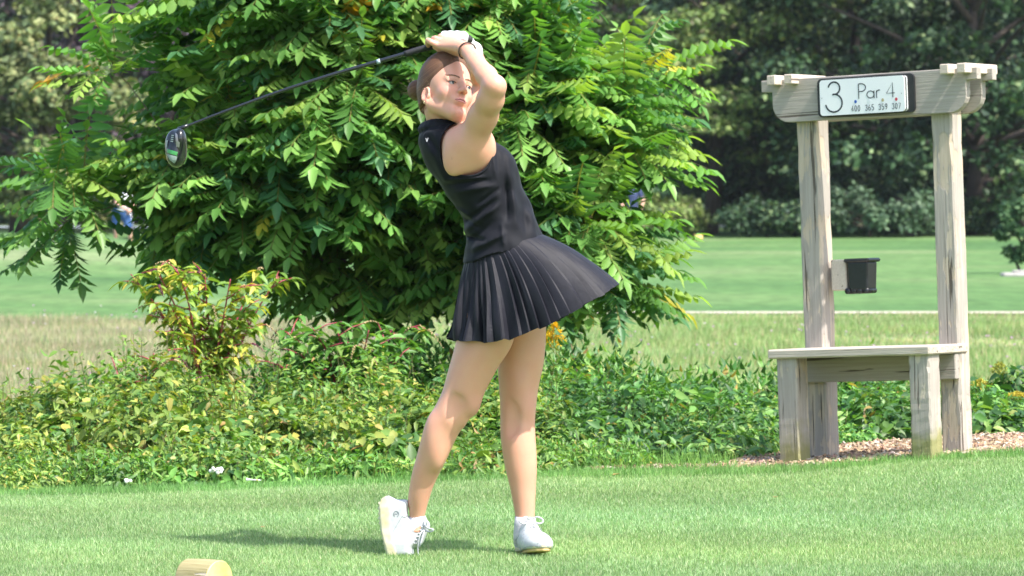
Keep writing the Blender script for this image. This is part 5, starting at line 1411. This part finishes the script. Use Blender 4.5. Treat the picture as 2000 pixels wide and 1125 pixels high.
for i in range(6):
    f_ = .105 - i * .0145; u_ = .060 + i * .0098; hw = .022 - .001 * i
    m.tube(cat([Lp(f_ - .006, -hw, u_ - .012), Lp(f_ + .010, 0, u_ + .006), Lp(f_ - .004, hw, u_ - .012)], 5), .0030, 6)
    m.tube(cat([Lp(f_ + .004, -hw, u_ - .016), Lp(f_ + .008, 0, u_ + .003), Lp(f_ - .010, hw, u_ - .006)], 5), .0026, 6)
bw = Lp(.050, 0, .106)
for sg in (-1, 1):
    m.tube(cat([bw, bw + S_ * sg * .020 + U_ * .010 + T_ * .012, bw + S_ * sg * .040 + T_ * .010 + U_ * -.002, bw + S_ * sg * .026 + T_ * .014 - U_ * .012, bw]), .0030, 6)
    m.tube(cat([bw, bw + S_ * sg * .012 - U_ * .018 + T_ * .016, bw + S_ * sg * .020 - U_ * .042 + T_ * .022]), .0024, 6)
m.build('lace', WHITE_LEATHER, shoeL, True)
m = MB(); m.tube([G(1026, 1010, .045), G(1025, 1028, .045), G(1024, 1044, .045), G(1024, 1062, .045)], [.0345, .0355, .036, .036], 20); m.build('sock', SOCK, golfer, True)

def on_front(V, pts, off=.0006, rad=.005):
    o_ = []
    for (a_, b_) in pts:
        g_ = G(a_, b_, 0.0); y_ = ray_y(V, g_[0], g_[2], rad=rad)
        if y_ is not None: o_.append(np.array((g_[0], y_ - off, g_[2])))
    return o_
m = MB()
for ln in ([(1016, 1083), (1020, 1070), (1030, 1062), (1046, 1060), (1062, 1063), (1072, 1070)], [(1006, 1058), (1012, 1048), (1018, 1036)], [(1003, 1064), (1012, 1070), (1018, 1072)], [(1066, 1050), (1060, 1040), (1056, 1030)]):
    ps = on_front(lV, ln)
    if len(ps) > 2: m.tube(cat(ps, 4), .0008, 5)
if m.v: m.build('seam', GREY_PRINT, shoeL)
for i in range(5):
    for sx in (1024 - i * 1.0, 1052 - i * .4):
        m = MB()
        ps = on_front(lV, [(sx, 1034 + i * 6.5)])
        if ps: uv_sphere(m, ps[0], .0014, None, 8, 5); m.build('eyelet', GREY_PRINT, shoeL)

# ================================================================== the golf club (driver)
CLUB_O = G(340, 290, .05) + np.array(GO)
club = empty('golf_club', tuple(CLUB_O)); OFF = np.array(GO) - CLUB_O
tag(club, 'black driver held over her shoulder, its green and silver sole turned to the camera', 'golf club')
def CG(px, py, y): return G(px, py, y) + OFF
STEEL = NT('dark_shaft'); STEEL.set(Base_Color=(.035, .037, .042), Metallic=.6, Roughness=.22, Coat_Weight=.6, Coat_Roughness=.1); STEEL = STEEL.m
RUB = mottled('black_rubber_grip', (.012, .012, .014), (.022, .022, .026), 400, .65, .6, .002)
sp = cat([CG(355, 250.5, .10), CG(450, 214, .09), CG(550, 178, .075), (CG(650, 146, .06)), CG(739, 120.5, .045), CG(800, 103, .034)], 6)
m = MB(); m.tube(sp, [.0043 + .0035 * i / (len(sp) - 1) for i in range(len(sp))], 12); m.build('shaft', STEEL, club, True)
m = MB(); m.tube(cat([CG(790, 106, .036), CG(835, 93, .030), CG(880, 83, .020), CG(912, 78.8, .012)], 5), [.0098 + .0035 * i / 15 for i in range(16)], 14)
m.build('grip', RUB, club, True)
m = MB(); uv_sphere(m, CG(914, 77.5, .010), (.0165, .0150, .0150), np.array([nrm(np.array((.97, -.1, .2))), np.array((0, 1., 0)), nrm(np.array((-.2, 0, .97)))])); m.build('butt_cap', RUB, club, True)
BAND = mottled('blue_silver_band', (.10, .22, .32), (.6, .65, .68), 300, .3, .05)
m = MB(); m.tube([CG(736, 121.3, .0455), CG(743, 119.2, .0445)], .0079, 12); m.build('band', BAND, club, True)
m = MB(); m.tube([CG(348, 253, .101), CG(368, 245, .098)], [.0078, .0062], 12); m.build('hosel', STEEL, club, True)
# head: sole faces the camera
ch = Field(G(315, 335, -.02), G(372, 240, .18), .0022)
ch.ell(G(344, 290, .105), (.036, .034, .062), np.array([nrm(np.array((1, 0, .12))), np.array((0, 1., 0)), nrm(np.array((-.12, 0, 1)))]), k=.01)
ch.ell(G(352, 272, .085), (.020, .03, .036), k=.02)
ch.ell(G(341, 304, .085), (.022, .030, .034), k=.02)
ch.op(lambda X, Y, Z: (.058 - Y) + X * 0 + Z * 0 + .10 * (X + GO.x - (344 - 1000) / 600.) , G(300, 350, -.1), G(380, 230, .058), k=.010, sub=False) if False else None
cV, cF = ch.mesh(2); cV = cV + OFF
t = NT('gloss_black_club'); t.set(Base_Color=(.010, .012, .014), Roughness=.22, Coat_Weight=.35, Coat_Roughness=.08); BLK = t.m
head_o = np_mesh('club_head', cV, cF, BLK, club)
def plate(name, poly, mat, off=.0006, parent=head_o, n=9):
    """patch laid on the near surface of the club head"""
    xs = [p[0] for p in poly]; ys = [p[1] for p in poly]; nV = []; keep = {}
    gx0 = np.linspace(min(xs), max(xs), 22); gy0 = np.linspace(min(ys), max(ys), 26); F_ = []
    sd_ = poly_sd(gx0[:, None] + 0 * gy0[None], gy0[None] + 0 * gx0[:, None], poly)
    for i, a_ in enumerate(gx0):
        for j, b_ in enumerate(gy0):
            if sd_[i, j] < .45:
                g_ = CG(a_, b_, .07); m_ = (np.abs(cV[:, 0] - g_[0]) < .004) & (np.abs(cV[:, 2] - g_[2]) < .004)
                if m_.any():
                    sub_ = cV[m_]; y_ = sub_[:, 1].min(); keep[(i, j)] = len(nV); nV.append((g_[0], y_ - off, g_[2]))
    for (i, j), k_ in keep.items():
        q_ = [(i, j), (i + 1, j), (i + 1, j + 1), (i, j + 1)]
        if all(z_ in keep for z_ in q_): F_.append([keep[z_] for z_ in q_])
    if F_: np_mesh(name, nV, np.array(F_), mat, parent)
GREENP = NT('green_enamel'); GREENP.set(Base_Color=(.03, .22, .05), Roughness=.25, Coat_Weight=.5); GREENP = GREENP.m
SILV = NT('pale_grey_enamel'); SILV.set(Base_Color=(.24, .30, .29), Roughness=.35); SILV = SILV.m
GREYM = NT('grey_metal'); GREYM.set(Base_Color=(.30, .29, .32), Roughness=.3, Metallic=.5); GREYM = GREYM.m
plate('green_panel', [(326.5, 291), (348, 297), (347, 304.5), (326, 298.5)], GREENP)
plate('silver_panel', [(326.5, 300.5), (347, 306), (345, 314), (341, 320), (333, 313), (328, 306)], SILV)
plate('weight_plate', [(343, 259), (347, 262), (349, 276), (352, 278), (351, 288), (345, 287), (344, 272)], GREYM)
for i in range(4): plate('sole_mark', [(335 - i * .6, 263.4 + i * 3.9), (340 - i * .4, 264.4 + i * 3.9), (340 - i * .4, 265.8 + i * 3.9), (335 - i * .6, 264.8 + i * 3.9)], SILV, .0008)
plate('side_lettering', [(325.5, 274), (327.2, 274), (324.8, 288), (323.4, 288)], SILV)
# ================================================================== trees beyond the fairway
LEAF_FAR = leaf_mat('tree_leaf', .14, .55, .3, (1.1, 1.15, .5), nscale=.35, nvar=.22)
BARK_FAR = mottled('tree_bark', (.055, .042, .036), (.11, .085, .07), 3, .9, .6, .05)
def far_tree(name, label, px, Y, base_py, H, Rw, crown0, n_clump, n_leaf, palette, weights, seed, leaf=.24, cl=1.0, flat=.45, trunk_r=.35, droop=.0, shape='round', cat='tree', lean=0):
    """tree with boughs of leaf clumps. H height, Rw crown radius, crown0 height where the crown starts"""
    r = np.random.default_rng(seed); b = np.array(P(px, base_py, Y)); b[2] = float(elev(b[0], Y)); root = empty(name, tuple(b))
    # clump centres on a shell, more at the lower part that the picture shows
    u = r.random(n_clump) ** 1.15; an = r.uniform(0, 2 * np.pi, n_clump); Hc = H - crown0
    if shape == 'round': prof_ = np.sqrt(np.clip(1 - (2 * (u * .92 + .10) - 1.05) ** 2 * .9, .02, 1))
    elif shape == 'cone': prof_ = (1 - u) * .95 + .08
    else: prof_ = np.clip(1.15 - .5 * u, .2, 1)
    rad = Rw * prof_ * (1 - .42 * r.random(n_clump) ** 2.0); z = crown0 + u * Hc - droop * (rad / Rw) ** 2
    C = np.stack([np.cos(an) * rad + lean * u, np.sin(an) * rad, z], 1) + r.normal(0, .18 * cl, (n_clump, 3))
    front = C[:, 1] < Rw * .35; C = C[front]; nc = len(C)      # the far half of the crown never shows
    sz = cl * r.uniform(.40, 1.10, nc); idx = r.choice(nc, n_leaf, p=sz ** 2 / (sz ** 2).sum())
    v = nrm(r.normal(0, 1, (n_leaf, 3))); q = r.random((n_leaf, 1)) ** .45; v = v * q
    pos = C[idx] + v * sz[idx][:, None] * np.array((1.15, 1.15, flat * 1.4))
    pos[:, 2] -= .10 * sz[idx] * (v[:, 0] ** 2 + v[:, 1] ** 2)
    m_ = pos[:, 2] > .15; pos, idx, v = pos[m_], idx[m_], v[m_]; n = len(pos)
    nn = nrm(v * .75 + np.array((0, 0, .55)) + r.normal(0, .38, (n, 3))); d = nrm(np.cross(nn, r.normal(0, 1, (n, 3)))); s_ = np.cross(nn, d)
    tone = (1 + r.normal(0, .12, nc))[idx]
    L = leaf * (1 + r.normal(0, .25, n)).clip(.4, 2)
    Cc = pick(r, n, palette, weights, .10) * tone[:, None]
    part = leaves(pos, d, s_, L, L * .72, Cc.clip(.006, 1), 1, fold=.2)
    np_mesh('crown', part[0], part[1], LEAF_FAR, root, smooth=False, cols=part[2])
    m = MB(); top = min(H * .7, crown0 + Hc * .5)
    tp = [np.array((lean * .0, 0, -.2)), np.array((r.normal(0, .1), 0, top * .35)), np.array((r.normal(0, .2) + lean * .3, 0, top * .7)), np.array((lean * .5, 0, top))]
    m.tube([tuple(q_) for q_ in tp], [trunk_r * 1.15, trunk_r * .85, trunk_r * .6, trunk_r * .3], 9)
    for i in range(0, nc, max(1, nc // 26)):
        z0 = max(.25, min(top, C[i][2] * .65)); a = np.array((lean * z0 / H, 0, z0)); mid = (a + C[i]) / 2 + np.array((0, 0, .15)); m.tube([a, mid, C[i]], [trunk_r * .35, trunk_r * .2, .04], 5, cap=False)
    m.build('trunk', BARK_FAR, root, True); tag(root, label, cat); return root
DK = [tuple(c_ * 1.0 for c_ in q_) for q_ in [(.030, .066, .030), (.042, .090, .036), (.060, .120, .045), (.022, .050, .028), (.19, .26, .11)]]  # last, brightest entry scatters sunlit highlights as leaf colour
OL = [tuple(c_ * 1.3 for c_ in q_) for q_ in [(.12, .155, .055), (.16, .185, .070), (.085, .12, .045), (.20, .20, .080), (.06, .09, .04)]]
YG = [tuple(c_ * 1.25 for c_ in q_) for q_ in [(.11, .17, .045), (.15, .21, .055), (.08, .13, .04), (.20, .24, .07), (.10, .10, .05)]]
PU = [tuple(c_ * 1.6 for c_ in q_) for q_ in [(.040, .028, .038), (.060, .040, .052), (.028, .022, .030), (.090, .065, .080)]]
BG = [tuple(c_ * 1.0 for c_ in q_) for q_ in [(.060, .115, .058), (.085, .145, .075), (.12, .18, .10), (.045, .085, .050)]]
far_tree('maple_tree', 'big dark green tree with drooping boughs behind the right post of the sign', 1900, 128, 446, 12.5, 6.2, 1.2, 240, 30000, DK, [3, 4, 3, 2, 1.3], 101, droop=.9, cl=1.15)
far_tree('maple_tree', 'dark green tree directly behind the white sign board', 1660, 134, 444, 12.5, 5.4, 1.3, 220, 26000, DK, [3, 4, 2.5, 2, 1], 102, droop=.8, cl=1.1)
far_tree('deciduous_tree', 'blue green tree left of the sign board with pale leaf highlights', 1530, 142, 443, 13, 4.6, 1.6, 180, 20000, BG, [3, 3, 1.4, 2], 103, cl=1.0)
far_tree('pine_tree', 'yellowish green conifer with a bare brown trunk left of the bench sign', 1385, 132, 443, 13, 4.6, 1.75, 170, 24000, YG, [3, 3, 3, 1.2, 1.6], 104, leaf=.20, flat=.26, cl=1.15, trunk_r=.24, shape='column')
far_tree('deciduous_tree', 'dark tree with a forked trunk seen in the gap above the leaning fronds', 1200, 150, 442, 13, 4.8, 4.2, 170, 16000, DK, [3, 3, 2, 3, 1], 105, trunk_r=.42, cl=1.1)
far_tree('deciduous_tree', 'dark evergreen looking tree hidden mostly behind the golfer\'s arms', 1000, 145, 442, 13, 5.0, 1.4, 150, 12000, DK, [3, 4, 2, 2, 1], 106, cl=1.2)
far_tree('deciduous_tree', 'green tree mostly covered by the fronds above the golf club shaft', 740, 148, 442, 13, 5.2, 1.4, 150, 12000, BG, [3, 3, 1, 3], 107, cl=1.2)
far_tree('copper_beech_tree', 'dark purple leaved tree behind the club head and upper left fronds', 330, 124, 449, 12, 4.4, 1.2, 200, 26000, PU, [4, 3, 4, 1.4], 108, leaf=.20, cl=.95)
far_tree('deciduous_tree', 'pale olive green tree standing low at the left edge', 95, 116, 450, 6.2, 2.7, 1.1, 110, 15000, OL, [3, 3, 2.4, 1.6, 1.2], 109, leaf=.20, cl=.75)
far_tree('deciduous_tree', 'tall dark tree at the top left corner with a bare pale branch', 40, 138, 448, 13, 5.4, 1.5, 200, 20000, [(.028, .055, .026), (.045, .080, .034), (.075, .115, .045), (.020, .040, .024)], [3, 3, 1.5, 3], 110, cl=1.1)
far_tree('deciduous_tree', 'grey green tree between the purple tree and the left edge', 190, 146, 448, 12, 4.0, 1.6, 150, 13000, BG, [4, 3, 1, 3], 111)
far_tree('deciduous_tree', 'dark tree filling the background between sign board and right picture edge', 1790, 150, 444, 14, 6.0, .9, 200, 16000, DK, [3, 3, 1.5, 3, .8], 112, cl=1.2)
far_tree('deciduous_tree', 'dark tree cut by the right edge of the picture', 2080, 134, 446, 13, 5.2, .9, 180, 15000, DK, [3, 4, 2.5, 2, 1], 113, cl=1.1)
far_tree('young_tree', 'small dark bushy tree at the right picture edge above the stone ledge', 2003, 74, 478, 1.25, .42, .28, 60, 5000, [(.035, .09, .035), (.055, .13, .045), (.09, .17, .06)], [3, 3, 1], 114, leaf=.075, cl=.16, trunk_r=.03)
# low bushes in front of the trunks
r_ = random.Random(9)
for i, (px, w_, h_, pal_, lab) in enumerate((
        (1700, 2.2, 1.45, BG, 'low pale green bush between the two sign posts at the foot of the trees'),
        (1590, 1.2, .8, DK, 'low bush directly behind the left sign post'),
        (1500, 1.3, .9, DK, 'small dark bush left of the sign beside the far road'),
        (1795, 1.6, 1.15, DK, 'dark low bush just left of the right sign post'),
        (1940, 1.4, 1.0, DK, 'low bush right of the right sign post'),
        (1290, 1.2, 1.0, YG, 'yellow green bush behind the lower right fronds'))):
    far_tree('low_bush', lab, px, 124 + i * .7, 446, h_, w_, .12, 60, 6000, pal_, [3, 3, 1.5, 2][:len(pal_)] + [1] * (len(pal_) - 4), 130 + i, leaf=.15, cl=.40, trunk_r=.05, cat='bush', flat=.6)
# distant wood closing the view
r = np.random.default_rng(200); n = 90000
x = r.uniform(-52, 52, n); zc = r.random(n) ** 1.1 * 13; bump_ = noise2(x / 1.6, zc / 1.1, 201)
y = 176 - 2.4 * bump_ + r.uniform(0, 1.6, n); pos = np.stack([x, y, elev(x, y) + zc], 1)
d = nrm(r.normal(0, 1, (n, 3)) - np.array((0, .3, .3))); C = pick(r, n, DK[:4] + [OL[2]], [3, 3, 1.5, 3, .7], .15)
part = leaves(pos, d, r.normal(0, 1, (n, 3)), r.uniform(.35, .65, n), r.uniform(.3, .5, n), C.clip(.006, 1), 1)
o = np_mesh('distant_wood', part[0], part[1], LEAF_FAR, smooth=False, cols=part[2]); tag(o, 'dark wood closing the view behind the separate trees', 'wood', kind='stuff')
xs = np.linspace(-70, 70, 60); zs = np.linspace(-1, 16, 12); X, Z = np.meshgrid(xs, zs); V = np.stack([X, 180 + .8 * noise2(X / 3, Z / 2, 7), Z + 1], -1).reshape(-1, 3)
j, i = np.mgrid[0:11, 0:59]; a = (j * 60 + i).ravel(); F = np.stack([a, a + 1, a + 61, a + 60], 1)
hill = np_mesh('wooded_hill', V, F, mottled('deep_foliage', (.012, .026, .014), (.035, .06, .028), 1.2, .95, 1.0, .3)); md = hill.modifiers.new('t', 'SOLIDIFY'); md.thickness = 12; md.offset = -1
tag(hill, kind='structure')
# ------------------------------------------------------------------ stone ledge, far marker, small details on the course
m = MB(); m.box((0, 0, .03), (.50, .4, .09), bev=.03); m.box((.08, .03, .095), (.28, .24, .04), bev=.015); st = m.build('stone_ledge', mottled('grey_stone', (.28, .27, .26), (.42, .40, .38), 6, .9, .5, .02)); q_ = P(1985, 480, 72); st.location = (q_.x, 72, float(elev(q_.x, 72)) - .02)
tag(st, 'low grey stone ledge at the right picture edge on the fairway', 'stone')
m = MB(); m.tube([(-.11, 0, .09), (-.10, 0, .09), (.10, 0, .09), (.11, 0, .09)], [.07, .085, .085, .07], 14); mk = m.build('far_tee_marker', mottled('orange_yellow_paint', (.75, .42, .12), (.80, .52, .20), 8, .6, .1), None, True); q_ = P(1364, 456, 118); mk.location = (q_.x, 118, float(elev(q_.x, 118)))
tag(mk, 'small orange yellow marker far away on the fairway right of the fronds', 'marker')

# ------------------------------------------------------------------ two people far down the course, mostly behind the leaves
def figure(label, px, Y, H, seed, pose, cols, cap, club_=False):
    shirt_c, short_c, skin_c, hair_c = cols
    x = float(P(px, 500, Y).x); root = empty('person', (x, Y, float(elev(x, Y)))); k = H / 1.75
    def V(p): return np.array(p) * k
    f = Field(V((-.55, -.45, -.02)), V((.55, .45, 1.85)), .016)
    hip, chest, neck, head = V(pose['hip']), V(pose['chest']), V(pose['neck']), V(pose['head'])
    f.chain([hip, chest], [.125 * k, .135 * k], k=.05); f.cone(chest, neck, .11 * k, .055 * k, k=.04); f.ell(head, (.078 * k, .092 * k, .112 * k), k=.02); f.cone(neck, head, .05 * k, .05 * k, k=.02)
    f.ell(head + V((0, -.085, -.02)), (.014, .018, .02), k=.01)
    for s_ in ('L', 'R'):
        h0, kn, an_ = V(pose['hip' + s_]), V(pose['knee' + s_]), V(pose['foot' + s_]); sh_, el, ha = V(pose['sh' + s_]), V(pose['el' + s_]), V(pose['hand' + s_])
        f.chain([h0, kn, an_], [.085 * k, .055 * k, .038 * k], k=.04); f.chain([sh_, el, ha], [.055 * k, .042 * k, .030 * k], k=.03)
        f.ell(ha + (ha - el) * .2, (.035, .03, .045), k=.02)
        for j in range(4): f.cone(ha + (ha - el) * .25, ha + (ha - el) * (.42 - .03 * j) + V(((j - 1.5) * .018, -.01, 0)), .011, .009, k=.008)
    v_, f_ = f.mesh(1); C = np.tile(np.array(skin_c), (len(v_), 1)); np_mesh('body', v_, f_, SKIN, root, cols=C)
    g = Field(V((-.55, -.45, .3)), V((.55, .45, 1.7)), .018); g.chain([hip + V((0, 0, -.02)), chest], [.150 * k, .160 * k], k=.05); g.cone(chest, neck, .135 * k, .072 * k, k=.05)
    for s_ in ('L', 'R'): g.cone(V(pose['sh' + s_]), V(pose['sh' + s_]) * .45 + V(pose['el' + s_]) * .55, .075 * k, .062 * k, k=.03)
    v_, f_ = g.mesh(1); np_mesh('polo_shirt', v_, f_, mottled('shirt_' + str(seed), shirt_c, tuple(c * 1.08 for c in shirt_c), 9, .8, .4, .02), root)
    g = Field(V((-.55, -.45, .1)), V((.55, .45, 1.2)), .018); g.cone(hip + V((0, 0, .03)), hip - V((0, 0, .06)), .152 * k, .150 * k, k=.03)
    for s_ in ('L', 'R'): a_, b_ = V(pose['hip' + s_]), V(pose['knee' + s_]); g.cone(a_, a_ * .15 + b_ * .85, .115 * k, .098 * k, k=.03)
    v_, f_ = g.mesh(1); np_mesh('shorts', v_, f_, mottled('shorts_' + str(seed), short_c, tuple(c * 1.1 for c in short_c), 9, .8, .4, .02), root)
    for s_ in ('L', 'R'):
        g = Field(V(pose['foot' + s_]) - .2, V(pose['foot' + s_]) + .2, .014); a_ = V(pose['foot' + s_]); fd = nrm(np.array(pose['toe'])) ; g.ell(a_ + fd * .06 * k + V((0, 0, -.035)), (.06, .06, .035), k=.02); g.cone(a_ + V((0, 0, -.03)), a_ + fd * .16 * k + V((0, 0, -.035)), .045 * k, .036 * k, k=.02)
        v_, f_ = g.mesh(1); np_mesh('shoe', v_, f_, WHITE_LEATHER, root)
    m = MB(); uv_sphere(m, head + V((0, .012, .03)), np.array((.088, .100, .098)) * k, None, 16, 10); hr = m.build('hair', mottled('hair_' + str(seed), hair_c, tuple(c * 1.3 for c in hair_c), 60, .6, .4), root, True)
    m = MB(); uv_sphere(m, head + V((0, .0, .055)), np.array((.096, .106, .085)) * k, None, 16, 10); bd = nrm(np.array(pose['look'])); m.tube([head + V((0, 0, .06)) + bd * .06 * k, head + V((0, 0, .052)) + bd * .175 * k], [.062 * k, .040 * k], 10)
    cp = m.build('cap', mottled('cap_' + str(seed), cap, tuple(min(1, c * 1.05) for c in cap), 20, .7, .2), root, True)
    tag(root, label, 'person')
    if club_:
        co_ = empty('golf_club', tuple(np.array(root.location) + V((.30, -.16, .02)))); m = MB(); m.tube([(0, 0, .02), (.01, 0, .5), (-.10, .0, .98)], [.009, .011, .018], 8); m.build('shaft', SCRM, co_, True)
        m = MB(); m.box((.03, 0, .02), (.12, .05, .05), bev=.012); m.build('club_head', SCRM, co_); tag(co_, 'thin club held upright by the far player at left', 'golf club')
stand = dict(hip=(0, 0, .95), chest=(0.0, .0, 1.28), neck=(0, 0, 1.46), head=(.0, -.01, 1.63), hipL=(-.09, 0, .90), hipR=(.09, 0, .90), kneeL=(-.11, -.03, .50), kneeR=(.12, -.02, .50), footL=(-.13, 0, .075), footR=(.15, 0, .075),
             shL=(-.19, 0, 1.40), shR=(.19, 0, 1.40), elL=(-.28, -.02, 1.13), elR=(.30, -.03, 1.14), handL=(-.22, -.12, .92), handR=(.24, -.14, .95), toe=(.35, -1, 0), look=(.5, -1, -.2))
bent = dict(stand); bent.update(chest=(.10, -.06, 1.24), neck=(.14, -.10, 1.40), head=(.16, -.14, 1.56), shL=(-.06, -.10, 1.36), shR=(.27, -.02, 1.36), elL=(-.08, -.20, 1.10), elR=(.34, -.16, 1.08), handL=(.16, -.28, .94), handR=(.22, -.24, .90), footR=(.26, -.03, .075), kneeR=(.20, -.08, .50))
figure('distant player in white shirt, blue shorts and white cap glimpsed through the left fronds', 236, 96, 1.66, 1, bent, ((.76, .77, .80), (.035, .10, .27), (.62, .36, .27), (.10, .06, .04)), (.80, .82, .84), True)
figure('distant player in navy clothes and white cap glimpsed through the right fronds', 1234, 112, 1.74, 2, stand, ((.030, .045, .12), (.035, .045, .10), (.60, .36, .27), (.08, .05, .035)), (.80, .80, .82))

# ------------------------------------------------------------------ haze
hz = MB(); hz.box((0, 85, 15), (240, 196, 34)); hz = hz.build('haze', None)
hm = bpy.data.materials.new('haze_air'); hm.use_nodes = True; hn = hm.node_tree; hn.nodes.remove(hn.nodes['Principled BSDF'])
pv = hn.nodes.new('ShaderNodeVolumePrincipled'); pv.inputs['Color'].default_value = (.86, .92, 1, 1); pv.inputs['Density'].default_value = .00012; pv.inputs['Anisotropy'].default_value = .2
hn.links.new(pv.outputs[0], hn.nodes['Material Output'].inputs['Volume']); hz.data.materials.append(hm)
tag(hz, kind='stuff', label='thin summer haze in the air over the course', cat='haze')
